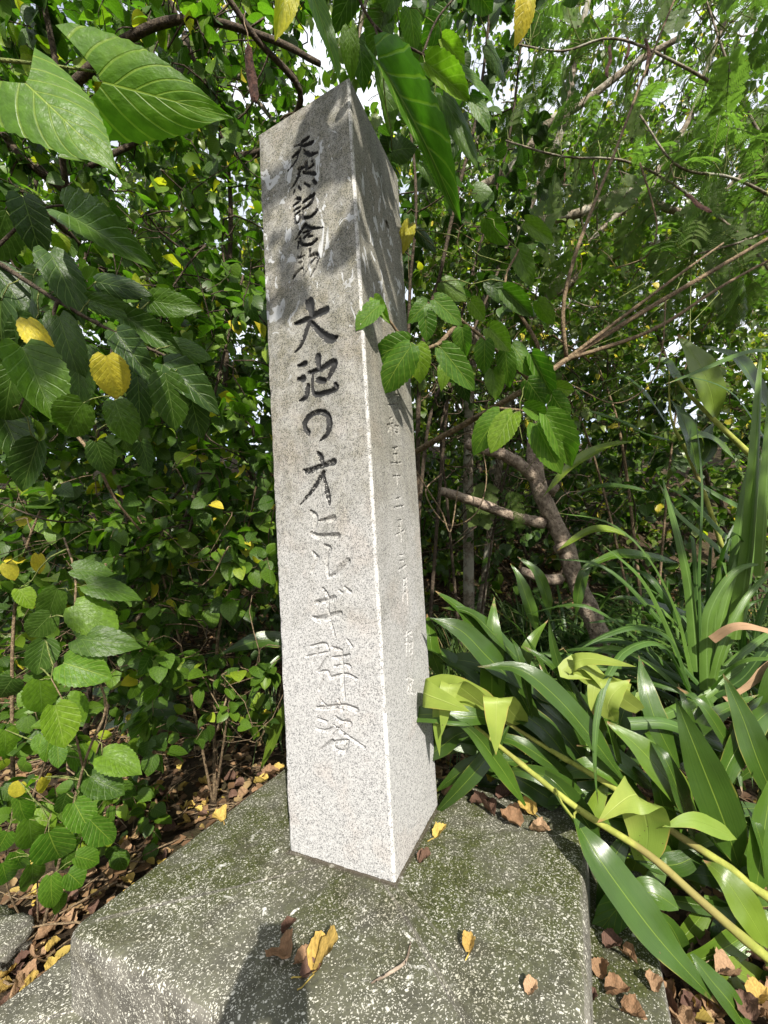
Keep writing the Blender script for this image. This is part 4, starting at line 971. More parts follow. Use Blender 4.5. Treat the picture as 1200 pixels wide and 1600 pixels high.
for k in range(84):       # the rest of the stand, behind and below
    x, y, d = rs_.uniform(760, 1230), 0, 0
    y = rs_.uniform(1060, 1240) + (x - 760) * .55 * rs_.uniform(.3, 1.1); d = rs_.uniform(1.12, 1.4) - max(0, (y - 1200)) * .0006
    a = rs_.normal(2.3, .75); L = rs_.uniform(130, 240)
    dx, dy = math.cos(a) * L, -math.sin(a) * L
    ginger_leaf(g1, [(x, y, d), (x + dx * .35, y + dy * .4, d - .02), (x + dx * .7, y + dy * .72, d - .01), (x + dx, y + dy * .9, d + .03)], rs_.uniform(30, 58), 'ginger', camdir(rs_.normal() * .3, .6, .7), roll=rs_.normal() * .5)
for a, b_ in (((905, 1265, 1.04), (897, 1278, .98)), ((868, 1232, 1.06), (897, 1280, .98))):
    tube('stalk', cast([a, ((a[0] + b_[0]) / 2 - 4, (a[1] + b_[1]) / 2, (a[2] + b_[2]) / 2), b_]), .003, G['cane'], g1, 6)
set_base(g1, foot(1330, 1590, .82))

# ------------------------------------------------------------------ strap-leaved screw pine
g2 = thing('screw_pine', 'young screw pine with long arching ribbed strap leaves behind the ginger', 'plant')
PB = (1098, 1120, 1.42)
SL = [
 ([(1085, 1060, 1.42), (1060, 960, 1.4), (1012, 868, 1.36), (950, 815, 1.33), (868, 801, 1.32)], 19, .9),
 ([(1090, 1050, 1.42), (1080, 930, 1.42), (1064, 850, 1.42), (1034, 742, 1.45)], 25, 0.3),
 ([(1098, 1050, 1.42), (1094, 900, 1.4), (1098, 760, 1.42), (1086, 640, 1.48)], 9, 0),
 ([(1075, 1060, 1.43), (1040, 970, 1.4), (1000, 900, 1.38), (940, 850, 1.38)], 18, .5),
 ([(1106, 1080, 1.4), (1105, 1000, 1.4), (1112, 950, 1.4), (1150, 892, 1.4), (1200, 878, 1.4)], 26, .2),
 ([(1110, 1060, 1.42), (1130, 960, 1.42), (1160, 860, 1.45), (1180, 820, 1.5)], 20, .2),
 ([(1080, 1075, 1.4), (1050, 1000, 1.36), (1000, 978, 1.34), (950, 990, 1.32), (905, 1014, 1.3)], 24, .9),
 ([(1085, 1090, 1.38), (1040, 1010, 1.28), (985, 1012, 1.18), (948, 1060, 1.1), (932, 1130, 1.05), (930, 1200, 1.02), (935, 1260, 1.0)], 22, .9),
 ([(1085, 1095, 1.35), (1030, 1120, 1.22), (985, 1132, 1.14)], 26, .5),
 ([(985, 1130, 1.14), (1040, 1130, 1.14), (1090, 1150, 1.14), (1145, 1180, 1.15)], 26, .3),
 ([(1110, 1075, 1.38), (1150, 1035, 1.3), (1200, 1028, 1.25), (1260, 1040, 1.2)], 18, .9),
 ([(1112, 1080, 1.4), (1130, 1010, 1.38), (1170, 930, 1.4), (1230, 870, 1.45)], 17, .4),
 ([(1115, 1085, 1.4), (1160, 1060, 1.36), (1200, 1010, 1.34), (1250, 960, 1.36)], 20, .5),
 ([(1070, 1080, 1.45), (1010, 1030, 1.45), (950, 1010, 1.46), (890, 1040, 1.48)], 24, .9),
 ([(1068, 1080, 1.5), (1000, 1010, 1.52), (930, 1000, 1.55), (850, 1040, 1.6)], 24, .9),
 ([(1105, 1090, 1.38), (1120, 1120, 1.28), (1150, 1180, 1.2), (1160, 1240, 1.15)], 22, .5),
 ([(1110, 1070, 1.45), (1140, 1000, 1.48), (1165, 950, 1.5), (1190, 700, 1.6)], 16, .2),
 ([(1130, 1040, 1.5), (1145, 930, 1.5), (1160, 800, 1.5), (1180, 690, 1.5)], 30, 0),
 ([(1150, 1000, 1.45), (1172, 850, 1.42), (1182, 700, 1.4), (1190, 540, 1.42)], 34, 0),
 ([(1190, 900, 1.4), (1195, 800, 1.38), (1206, 650, 1.38), (1215, 500, 1.4)], 26, 0),
 ([(1215, 545, 1.3), (1165, 548, 1.28), (1100, 575, 1.26), (1040, 600, 1.26)], 17, .6),
 ([(1200, 690, 1.5), (1140, 610, 1.5), (1050, 585, 1.52), (960, 590, 1.56), (890, 620, 1.6)], 10, .9),
 ([(1170, 900, 1.55), (1120, 850, 1.55), (1060, 800, 1.58), (1030, 755, 1.62)], 26, .6),
 ([(1180, 880, 1.65), (1130, 830, 1.65), (1080, 780, 1.68), (1040, 760, 1.72)], 24, .6),
 ([(1230, 830, 1.6), (1180, 800, 1.62), (1120, 770, 1.65), (1070, 740, 1.7)], 26, .6),
]
for pts, w, up in SL:
    d = np.mean([p[2] for p in pts])
    ribbon(g2, cast(pts), w * .72 / F * d, G['pandan'], camdir(R.normal() * .15, 0.25 + up, 1.0 - .5 * up), prof=STRAP, fold=-0.45, n=20, nu=1)
rs_ = np.random.RandomState(4)
for k in range(26):       # thinner inner and outer straps
    x0_, y0_, d_ = 1098 + rs_.normal() * 14, 1085 + rs_.normal() * 12, 1.46 + rs_.normal() * .05
    a = rs_.uniform(.1, 3.0); L = rs_.uniform(180, 360); e = rs_.uniform(.2, .9)
    dx, dy = math.cos(a) * L, -abs(math.sin(a)) * L
    P = [(x0_, y0_, d_), (x0_ + dx * .3, y0_ + dy * .45, d_ + .02), (x0_ + dx * .65, y0_ + dy * .8, d_ + .05 + .1 * rs_.normal()), (x0_ + dx, y0_ + dy * (1 - .45 * e), d_ + .1 + .15 * rs_.normal())]
    ribbon(g2, cast(P), rs_.uniform(8, 15) / F * d_, G['pandan'], camdir(rs_.normal() * .2, .25 + e, 1 - .4 * e), prof=STRAP, fold=-.45, n=16, nu=1)
for pts, w in [([(1112, 1000, 1.36), (1150, 978, 1.32), (1200, 985, 1.3), (1250, 1010, 1.28)], 13), ([(1075, 1100, 1.45), (1060, 1150, 1.4), (1048, 1200, 1.36), (1040, 1260, 1.34)], 14), ([(1130, 1090, 1.4), (1180, 1060, 1.38), (1230, 1020, 1.38), (1280, 990, 1.4)], 16)]:
    ribbon(g2, cast(pts), w / F * 1.35, G['drybrown_obj'], camdir(0, .6, .8), name='dead_leaf', prof=STRAP, fold=-.3, n=16, nu=1, wave=.08)
set_base(g2, foot(1100, 1120, 1.42))

# ------------------------------------------------------------------ ginger stand farther right
g3 = thing('shell_ginger', 'taller shell ginger among the thicket with a slanting bare cane and broad leaves', 'plant')
tube('cane', cast([(1260, 800, 1.6), (1190, 728, 1.62), (1130, 670, 1.65), (1080, 620, 1.7), (1055, 590, 1.72)]), [.013, .012, .01, .008, .006], G['cane'], g3, 8, 24)
tube('cane', cast([(1130, 860, 1.8), (1100, 770, 1.8), (1070, 700, 1.8), (1048, 650, 1.82), (1045, 560, 1.85)]), [.01, .009, .008, .005, .003], G['cane'], g3, 8, 24)
for pts, w, h in [
 ([(1118, 655, 1.66), (1110, 610, 1.64), (1090, 565, 1.64), (1066, 528, 1.66)], 60, camdir(-.3, .3, .9)),
 ([(1090, 740, 1.74), (1080, 690, 1.7), (1065, 650, 1.7), (1052, 626, 1.72)], 52, camdir(.1, .4, .9)),
 ([(1040, 660, 1.78), (1010, 620, 1.76), (985, 595, 1.76), (962, 578, 1.8)], 26, camdir(.3, .6, .7)),
 ([(1046, 688, 1.75), (1010, 680, 1.72), (970, 660, 1.7), (922, 638, 1.72)], 30, camdir(0, .8, .6)),
 ([(1095, 730, 1.74), (1110, 700, 1.72), (1105, 680, 1.72), (1112, 660, 1.74)], 26, camdir(-.2, .4, .9)),
 ([(985, 690, 1.85), (940, 700, 1.84), (890, 730, 1.84), (858, 760, 1.86)], 30, camdir(0, .8, .6)),
 ([(1070, 610, 1.8), (1050, 580, 1.8), (1040, 565, 1.8), (1015, 560, 1.82)], 30, camdir(0, .6, .8)),
 ([(1150, 720, 1.7), (1120, 690, 1.7), (1090, 680, 1.7), (1060, 690, 1.7)], 24, camdir(0, .6, .8)),
 ([(1020, 770, 1.85), (980, 762, 1.82), (940, 760, 1.82), (905, 765, 1.84)], 22, camdir(0, .8, .6)),
 ([(1060, 880, 1.8), (1010, 870, 1.78), (960, 868, 1.78), (920, 880, 1.8)], 34, camdir(0, .8, .6)),
 ([(1080, 960, 1.75), (1030, 950, 1.72), (980, 935, 1.72), (960, 930, 1.74)], 34, camdir(0, .8, .6)),
 ([(860, 960, 1.8), (850, 920, 1.8), (835, 890, 1.8), (815, 870, 1.82)], 28, camdir(0, .5, .9)),
 ([(840, 990, 1.75), (825, 940, 1.75), (810, 900, 1.76), (800, 880, 1.78)], 30, camdir(0, .5, .9)),
 ([(900, 960, 1.85), (905, 920, 1.85), (915, 890, 1.85), (930, 870, 1.87)], 26, camdir(0, .5, .9)),
 ([(1200, 640, 1.75), (1180, 600, 1.75), (1150, 560, 1.76), (1110, 540, 1.78)], 46, camdir(0, .5, .9)),
 ([(1000, 850, 1.95), (960, 830, 1.95), (920, 830, 1.95), (880, 850, 1.97)], 26, camdir(0, .8, .6))]:
    ginger_leaf(g3, pts, w, 'ginger', h)
set_base(g3, foot(1200, 1000, 1.7))
g4 = thing('shell_ginger', 'low shell ginger leaf blades poking out behind the pillar, on its left', 'plant')
for pts, w in [([(470, 1010, 1.6), (430, 1000, 1.58), (395, 1003, 1.56), (355, 1012, 1.55)], 40), ([(440, 1020, 1.62), (420, 1045, 1.58), (400, 1075, 1.56), (384, 1105, 1.55)], 18), ([(300, 1110, 1.8), (240, 1105, 1.78), (190, 1085, 1.78), (140, 1075, 1.8)], 40), ([(330, 1150, 1.85), (270, 1130, 1.85), (210, 1120, 1.86), (160, 1135, 1.9)], 34), ([(460, 1080, 1.7), (440, 1120, 1.7), (425, 1160, 1.72), (410, 1190, 1.75)], 26)]:
    ginger_leaf(g4, pts, w, 'ginger', camdir(0, .6, .8))
set_base(g4, foot(450, 1080, 1.7))
# ------------------------------------------------------------------ shrubs and trees behind
def path(f, pts): return np.vstack([f, cast(pts)])
MDL = MD
f = foot(120, 1120, 1.75)
grow('mulberry_shrub', 'dim mulberry shrub of mid-size leaves filling the space left of the pillar', 'shrub', f,
     [path(f, [(150, 1000, 1.75), (200, 820, 1.75), (120, 600, 1.8), (60, 420, 1.8)]), path(f, [(200, 1000, 1.75), (290, 850, 1.75), (330, 640, 1.8), (380, 430, 1.9)]), path(f, [(60, 900, 1.7), (-20, 760, 1.7)])],
     frustum(-60, 450, 420, 960, 1.4, 2.2), 340, leaf=.075, spacing=.055, mat='mul', barkm='barkdark', r0=.014, nobj=230, lo=MDL, branch_r=.003, bare=120)
f = foot(330, 1130, 1.8)
grow('mulberry_seedling', 'small-leaved seedling bush hanging over brown litter close to the pillar', 'shrub', f,
     [path(f, [(340, 1000, 1.65), (380, 860, 1.6), (400, 760, 1.6)]), path(f, [(280, 1000, 1.6), (240, 860, 1.6), (200, 780, 1.6)]), path(f, [(360, 1080, 1.5), (340, 1140, 1.4)])],
     frustum(190, 440, 770, 1165, 1.35, 1.9), 75, leaf=.058, spacing=.05, mat='mul', r0=.008, nobj=230, lo=MDL, branch_r=.0022, bare=50)
f = foot(20, 1150, 1.6)
grow('mulberry_seedling', 'small-leaved seedling bush behind the trailing shoot with lime leaves', 'shrub', f,
     [path(f, [(20, 1000, 1.5), (40, 860, 1.5), (80, 760, 1.5)]), path(f, [(120, 1050, 1.5), (160, 900, 1.5)])],
     frustum(-60, 260, 760, 1330, 1.2, 1.9), 140, leaf=.06, spacing=.05, mat='mul', r0=.008, nobj=200, lo=MDL, branch_r=.0022, bare=50)
f = foot(150, 1000, 2.7)
grow('mulberry_tree', 'branchy tree left of the pillar with crooked dark limbs and lit leaves beyond', 'tree', f,
     [path(f, [(190, 700, 2.6), (170, 450, 2.4), (105, 300, 2.1), (95, 150, 1.9), (60, -40, 1.8)]), path(f, [(330, 700, 2.7), (355, 480, 2.6), (355, 250, 2.5), (290, 60, 2.3), (240, -60, 2.2)]),
      cast([(355, 250, 2.5), (420, 230, 2.2), (470, 150, 1.95), (400, 60, 1.8), (345, -20, 1.7)]), cast([(105, 300, 2.1), (30, 240, 2.0), (-60, 120, 2.0)]),
      cast([(95, 150, 1.9), (200, 60, 1.8), (300, 30, 1.8), (420, 60, 1.8), (500, 100, 1.8)]), cast([(170, 450, 2.4), (120, 380, 2.0), (60, 330, 1.8), (0, 360, 1.7)]), cast([(290, 60, 2.3), (280, 110, 2.1), (240, 200, 2.0), (140, 260, 1.9)])],
     frustum(-80, 480, -140, 500, 1.75, 3.1), 500, leaf=.085, spacing=.075, mat='mul', barkm='barkdark', r0=.032, nobj=240, lo=MDL, branch_r=.0045, bare=260)
f = foot(480, 900, 3.2)
grow('mulberry_tree', 'slender tree straight behind the pillar, its leaves lit yellow-green', 'tree', f,
     [path(f, [(500, 600, 3.1), (520, 300, 3.0), (560, 60, 2.9), (600, -120, 2.8)]), cast([(520, 300, 3.0), (420, 180, 3.0), (330, 60, 3.0)])],
     frustum(200, 720, -120, 620, 2.6, 4.2), 1000, leaf=.085, spacing=.07, mat='far', barkm='bark', r0=.03, nobj=160, branch_r=.004, bare=120)
f = foot(640, 880, 2.3)
grow('young_tree', 'group of thin upright brown stems right behind the pillar edge', 'tree', f,
     [path(f, [(655, 600, 2.3), (690, 420, 2.25), (715, 300, 2.2), (745, 180, 2.2), (765, 20, 2.1), (770, -100, 2.1)]), path(f, [(640, 640, 2.2), (640, 460, 2.1), (650, 330, 2.0), (640, 200, 2.0), (600, 80, 2.0)]),
      path(f, [(700, 620, 2.4), (735, 440, 2.4), (775, 300, 2.4), (800, 190, 2.35), (815, 60, 2.3)])],
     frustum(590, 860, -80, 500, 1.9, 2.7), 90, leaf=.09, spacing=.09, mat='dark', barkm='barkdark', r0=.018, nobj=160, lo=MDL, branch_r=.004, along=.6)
f = foot(720, 900, 3.0)
grow('pale_barked_tree', 'pale-barked tree with several crooked mottled trunks leaning right', 'tree', f,
     [path(f, [(735, 600, 2.70), (775, 430, 2.65), (815, 350, 2.60), (850, 270, 2.55), (885, 180, 2.50), (900, 80, 2.50), (935, -60, 2.50)]),
      path(f, [(800, 600, 3.00), (850, 470, 3.00), (930, 370, 3.00), (1010, 290, 3.00), (1080, 180, 3.00), (1110, 90, 3.00), (1180, -80, 3.00)]),
      cast([(740, 300, 2.60), (800, 262, 2.55), (860, 190, 2.50), (905, 165, 2.50), (990, 100, 2.50), (1060, 60, 2.50)]),
      cast([(815, 350, 2.60), (900, 335, 2.60), (980, 300, 2.65), (1080, 330, 2.70), (1200, 240, 2.70)]), cast([(850, 470, 3.00), (960, 400, 2.90), (1050, 370, 2.80), (1230, 250, 2.70)])],
     frustum(660, 1260, -120, 520, 2.6, 4.2, .8), 2000, leaf=.052, spacing=.05, mat='far', barkm='bark', r0=.044, nobj=280, branch_r=.006, stemk=10, bare=260)
f = foot(1000, 900, 2.9)
grow('vine_thicket', 'tangle of small bright vine leaves on the slope right of the pillar', 'shrub', f,
     [path(f, [(960, 640, 2.8), (860, 520, 2.7), (760, 440, 2.7)]), path(f, [(1060, 620, 2.8), (1120, 480, 2.8), (1160, 380, 2.8)]), path(f, [(900, 640, 2.7), (760, 600, 2.6), (680, 560, 2.5)])],
     frustum(650, 1260, 340, 680, 2.2, 3.3, 0.8), 800, leaf=.052, spacing=.048, mat='far', r0=.014, nobj=280, branch_r=.003, bare=260)
f = foot(720, 980, 2.6)
grow('vine_thicket', 'dark twiggy undergrowth in the gap between pillar and leaning trunk', 'shrub', f,
     [path(f, [(700, 800, 2.5), (690, 660, 2.4), (730, 560, 2.4)]), path(f, [(780, 780, 2.6), (830, 640, 2.6)])],
     frustum(655, 960, 540, 860, 2.2, 3.0), 60, leaf=.05, spacing=.12, mat='dark', barkm='barkdark', r0=.012, nobj=80, branch_r=.004, amp=.25, bare=110)
# trees on the slope that close the view
for k, (x0, x1, y0, y1, d0, d1, lab) in enumerate([
    (-250, 330, 60, 1000, 3.4, 5.2, 'leafy tree on the slope beyond the branchy left tree'),
    (200, 720, 180, 1000, 4.2, 6.0, 'leafy tree on the slope directly beyond the pillar'),
    (640, 1000, 180, 1000, 4.2, 6.0, 'leafy tree on the slope beyond the leaning brown trunk'),
    (920, 1420, 180, 1000, 4.2, 6.0, 'leafy tree on the slope beyond the screw pine')]):
    xm = (x0 + x1) / 2
    f = foot(xm, 860, (d0 + d1) / 2)
    grow('slope_tree', lab, 'tree', f, [path(f, [(xm + 20, 760, d0 + .6), (xm - 30, 560, d0 + .7), (xm + 30, y0 + 150, d0 + .8)]), path(f, [(xm - 60, 760, d0 + .6), (xm - 150, 500, d0 + .6)]), path(f, [(xm + 80, 760, d0 + .6), (xm + 160, 520, d0 + .6)])],
         frustum(x0, x1, y0, y1, d0, d1), 2000, leaf=.11, spacing=.085, mat='far', barkm='barkdark', r0=.05, nobj=80, branch_r=.006, group='trees on the slope')
for k, (x0, x1, y0, y1, d0, d1, nb, lab) in enumerate([
    (-150, 450, 560, 1080, 2.2, 3.8, 560, 'dim leafy undergrowth on the rising ground left of the pillar'),
    (640, 1000, 560, 1010, 2.9, 4.2, 200, 'dim leafy undergrowth on the rising ground behind the leaning trunk'),
    (950, 1350, 560, 1010, 2.7, 4.0, 220, 'dim leafy undergrowth on the rising ground behind the screw pine')]):
    xm = (x0 + x1) / 2; f = foot(xm, 940, d0 + .8)
    grow('undergrowth_shrub', lab, 'shrub', f, [path(f, [(xm, 860, d0 + .7), (xm - 80, 760, d0 + .6)]), path(f, [(xm + 80, 850, d0 + .7), (xm + 150, 740, d0 + .7)])],
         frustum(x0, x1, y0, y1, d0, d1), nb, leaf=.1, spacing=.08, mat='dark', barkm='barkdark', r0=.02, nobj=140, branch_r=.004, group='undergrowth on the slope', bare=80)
# ------------------------------------------------------------------ feathery lead tree with pods
def feather_template(seed):
    rs = np.random.RandomState(seed); parts = []
    L = 1.0
    rach = np.array([[0, y, -.25 * y * y] for y in np.linspace(0, L, 6)])
    parts.append(tube_arrays(rach, .006, 3))
    V, Fq, U = [], [], []
    for k in range(7):
        y = .12 + .88 * k / 6
        for s in (-1, 1):
            b = np.array([0, y, -.25 * y * y]); ln = .42 * (1 - .35 * abs(k - 2.5) / 3.5)
            dr = N([s, .45 + .2 * rs.normal() * .5, -.15 + .1 * rs.normal()])
            side = N(np.cross(dr, [0, 0, 1]))
            for q in range(10):
                c = b + dr * ln * (q + 1) / 10; c[2] -= .12 * (q / 10) ** 2
                for z in (-1, 1):
                    a = N(side * z + dr * .35); w = dr * .019; l = .09 * (1 - .5 * (q / 10) ** 3)
                    o = len(V); V += [c - w, c + w, c + w * .6 + a * l, c - w * .6 + a * l]
                    Fq.append((o, o + 1, o + 2, o + 3)); U += [(0.3, 0), (.7, 0), (.7, 1), (.3, 1)]
    parts.append((np.array(V), np.array(Fq), np.array(U)))
    return join(parts)
FM = []
for s in range(3):
    me = mesh('feathery_leaf', *feather_template(s)); me.materials.append(G['feather']); FM.append(me)
lt = thing('lead_tree', 'slender lead tree with feathery fine leaves and hanging brown seed pods', 'tree')
f = foot(1260, 900, 2.3)
ST = [path(f, [(1280, 600, 2.2), (1250, 330, 2.1), (1160, 160, 2.1), (1090, -40, 2.1)]), cast([(1280, 600, 2.2), (1200, 420, 2.1), (1110, 330, 2.0), (990, 255, 1.95), (880, 245, 1.95), (790, 220, 2.0)]), cast([(1160, 160, 2.1), (1060, 100, 2.0), (960, 60, 2.0), (880, 80, 2.0), (810, 70, 2.0)]), cast([(1250, 330, 2.1), (1180, 370, 1.9), (1080, 400, 1.9)]), cast([(1250, 330, 2.1), (1150, 280, 1.9), (1060, 260, 1.8), (1000, 180, 1.8)])]
CC = []
for i, s in enumerate(ST):
    C = spline(s, 24); tube('trunk' if i == 0 else 'limb', C, np.linspace(.02 if i == 0 else .008, .004, 24), G['bark'], lt, 7, lump=.05); CC.append(C[6:])
CC = np.vstack(CC)
S1 = np.vstack([frustum(820, 1230, -60, 400, 1.8, 2.8)(130), frustum(1000, 1230, 200, 460, 1.7, 2.4)(56), frustum(760, 880, 60, 260, 2.0, 2.4)(10), frustum(760, 830, 740, 800, 2.0, 2.1)(4)])
for p in S1:
    q = nearest_on(CC, p); ax = N(p - q) * .7 + np.array([0, 0, -.3]) + R.normal(size=3) * .35
    o = bpy.data.objects.new('leaf', FM[R.randint(3)]); COL.objects.link(o); o.parent = lt
    o.matrix_basis = leaf_matrix(p, ax, np.array([0, 0, 1.]) + .5 * R.normal(size=3), R.uniform(.13, .22))
    if np.linalg.norm(p - q) > .03:
        tube('twig', wiggle(q, p, 6, .1, .1), np.linspace(.003, .0012, 6), G['greentwig'], lt, 4)
def pod(t, p0, p1, w):
    P = wiggle(p0, p1, 9, .05); V, Fq, U = ribbon_arrays(P, w, camdir(.5 * R.normal(), 0, 1), prof=(np.array([0, .06, .5, .92, 1]), np.array([.15, .8, 1, .9, .1])), fold=.0, n=18, nu=2)
    n = len(V); off = np.cross(N(P[-1] - P[0]), camdir(0, 1, .2)); off = camdir(0, 0, 1) * w * .16
    bulge = np.repeat(1 - (np.abs(np.linspace(-1, 1, 5)) ** 2)[None], 19, 0).reshape(-1, 1) * (1 + .35 * np.sin(np.repeat(np.arange(19), 5) * 2.1))[:, None]
    obj('seed_pod', mesh('seed_pod', np.vstack([V + off * bulge, V - off * bulge]), np.vstack([Fq, Fq[:, ::-1] + n]), np.vstack([U, U])), G['pod'], t)
for x, y, x2, y2, w, d in [(1008, 60, 1012, 118, 11, 1.9), (953, 70, 950, 122, 9, 1.95), (1070, 305, 1112, 332, 14, 1.6), (968, 265, 972, 325, 7, 2.0), (930, 250, 936, 298, 8, 2.0), (880, 235, 882, 285, 6, 2.1), (975, 40, 976, 95, 9, 2.1)]:
    pod(lt, at(x, y, d), at(x2, y2, d), w * .62 / F * d)
    q = nearest_on(CC, at(x, y, d)); tube('twig', wiggle(q, at(x, y, d), 6, .08), .0015, G['twig'], lt, 4)
set_base(lt, f)
pt = thing('hanging_pod', 'single wrinkled brown seed pod hanging left of the pillar top', 'seed pod')
pod(pt, at(388, 70, 1.3), at(401, 160, 1.3), 17 / F * 1.3)
tube('stalk', wiggle(at(380, 10, 1.35), at(388, 72, 1.3), 6, .05), .002, G['twig'], pt, 5)
set_base(pt, at(380, 10, 1.35))

# ------------------------------------------------------------------ dark sedge and fern undergrowth
def tuft(name, label, f, n, L, w, mat='sedge', spread=1.0, dry=.1, group=None):
    t = thing(name, label, 'plant', group); parts, rn = [], []
    for _ in range(n):
        a = R.uniform(0, 2 * math.pi); h = L * R.uniform(.5, 1.05); e = R.uniform(.25, 1.0) * spread
        o = np.array([math.cos(a), math.sin(a), 0])
        b = f + o * R.uniform(0, .05)
        P = [b, b + o * h * e * .25 + np.array([0, 0, h * .5]), b + o * h * e * .6 + np.array([0, 0, h * (.78 - .2 * e)]), b + o * h * e * .95 + np.array([0, 0, h * (.85 - .65 * e)])]
        V, Fq, U = ribbon_arrays(P, w * R.uniform(.6, 1.2), np.array([0, 0, 1.0]) - .4 * o, prof=STRAP, fold=-.4, n=8, nu=1)
        parts.append((V, Fq, U)); rn.append(np.full(len(V), R.rand()))
    V, Fq, U = join(parts)
    o = obj('blades', mesh('blades', V, Fq, U, np.concatenate(rn)), G[mat], t); tag(o, kind='stuff')
    set_base(t, f)
for x, y, d, n, L, lab in [(725, 930, 2.1, 110, .55, 'dark sedge tuft with fine arching blades beside the pillar foot'), (700, 860, 2.5, 100, .7, 'dark sedge tuft behind the cut limb of the leaning trunk'), (790, 900, 2.4, 110, .65, 'dark sedge tuft at the foot of the leaning trunk, on its pillar side'),
                      (960, 900, 2.4, 120, .8, 'dark sedge tuft on the far side of the leaning trunk'), (1060, 880, 2.3, 120, .85, 'dark sedge tuft behind the screw pine rosette'), (1150, 860, 2.2, 110, .9, 'dark sedge tuft behind the bare slanting ginger cane'),
                      (880, 820, 2.8, 120, .9, 'tall dark sedge tuft behind the fork of the leaning trunk'), (1010, 760, 2.9, 130, 1.0, 'tall dark sedge tuft below the vine tangle'), (420, 1000, 2.3, 100, .5, 'dark sedge tuft behind the pillar beside the small-leaved seedling'), (240, 1010, 2.6, 100, .6, 'dark sedge tuft deep behind the small-leaved seedling'), (60, 1010, 2.4, 100, .6, 'dark sedge tuft deep behind the trailing shoot'), (1180, 1000, 1.9, 90, .7, 'dark sedge tuft beside the screw pine'), (840, 1040, 1.7, 80, .4, 'low dark sedge tuft under the ginger leaves')]:
    f = foot(x, y, d)
    tuft('sedge_tuft', lab, f, n, L, .011)
for k in range(16):
    x, d = 680 + 34 * k + 12 * math.sin(k * 2.4), 2.3 + .16 * ((k * 7) % 6)
    tuft('sedge_tuft', 'dark narrow-bladed sedge tuft in the deep shade of the thicket right of the pillar', foot(x, 900, d), 110, R.uniform(.7, 1.15), .014, group='sedge in the thicket')
def strap_rosette(label, x, y, d, n, L, w):
    f = foot(x, y, d); t = thing('screw_pine', label, 'plant')
    c = f + np.array([0, 0, .12])
    for _ in range(n):
        a = R.uniform(0, 2 * math.pi); h = L * R.uniform(.6, 1.1); e = R.uniform(.2, 1.0)
        o = np.array([math.cos(a), math.sin(a), 0]); up = np.array([0, 0, 1.0])
        P = [c + o * .02, c + o * h * (.1 + .2 * e) + up * h * (.45 - .1 * e), c + o * h * (.25 + .4 * e) + up * h * (.75 - .35 * e), c + o * h * (.35 + .6 * e) + up * h * (.95 - .95 * e)]
        ribbon(t, P, w * R.uniform(.7, 1.2), G['pandan'], up - .5 * o, prof=STRAP, fold=-.45, n=12, nu=1)
    tube('stem', [f, c + np.array([0, 0, .05])], [.03, .02], G['bark'], t, 7)
    set_base(t, f)
for a in [('shaded screw pine whose straps fill the dark behind the leaning trunk', 985, 930, 2.1, 46, .85, .034), ('shaded screw pine crowding the slanting bare ginger cane', 1140, 900, 1.95, 44, .95, .036), ('small shaded screw pine between the pillar and the leaning trunk', 765, 985, 2.15, 46, .6, .022),
          ('tall shaded screw pine deep behind the fork of the leaning trunk', 880, 900, 2.6, 46, 1.0, .036), ('shaded screw pine deep behind the hanging liana loop', 1040, 860, 2.7, 46, 1.1, .038)]:
    strap_rosette(*a)
# bare lianas
for k, (pts, r, lab) in enumerate([
    ([(690, 740, 1.9), (665, 770, 1.8), (700, 820, 1.75), (745, 800, 1.75), (760, 740, 1.8), (740, 680, 1.85), (690, 690, 1.9)], .0035, 'looping bare liana beside the pillar at the cut limb'),
    ([(640, 720, 1.7), (668, 765, 1.65), (690, 800, 1.6), (704, 830, 1.62), (716, 760, 1.7)], .004, 'bare pale liana bending down next to the pillar edge'),
    ([(1000, 255, 1.7), (1020, 320, 1.68), (1026, 360, 1.66), (1010, 400, 1.66), (960, 420, 1.7)], .004, 'pale curved twig dangling below the feathery leaves'),
    ([(1040, 470, 1.4), (1035, 540, 1.4), (1015, 600, 1.42), (960, 630, 1.45), (890, 600, 1.45)], .0028, 'thin liana hanging in a loop from the slanting bough'),
    ([(165, 880, 1.2), (162, 960, 1.2), (150, 1040, 1.2), (168, 1110, 1.25), (150, 1180, 1.3)], .003, 'thin bare stem behind the trailing shoot'),
    ([(120, 680, 1.15), (150, 720, 1.15), (180, 780, 1.2), (220, 830, 1.3)], .005, 'reddish bare twig below the dark hanging leaves'),
    ([(640, 1010, 1.9), (670, 660, 1.95), (720, 560, 2.0), (780, 420, 2.1)], .011, 'grey bare stem rising beside the pillar behind the bough')]):
    f = at(*pts[0]); t = thing('liana', lab, 'vine'); C = spline(cast(pts), 8 * len(pts))
    tube('stem', C, np.linspace(r, r * .6, len(C)), G['barkdark' if k > 5 else 'twig'], t, 7, lump=.05); set_base(t, f)

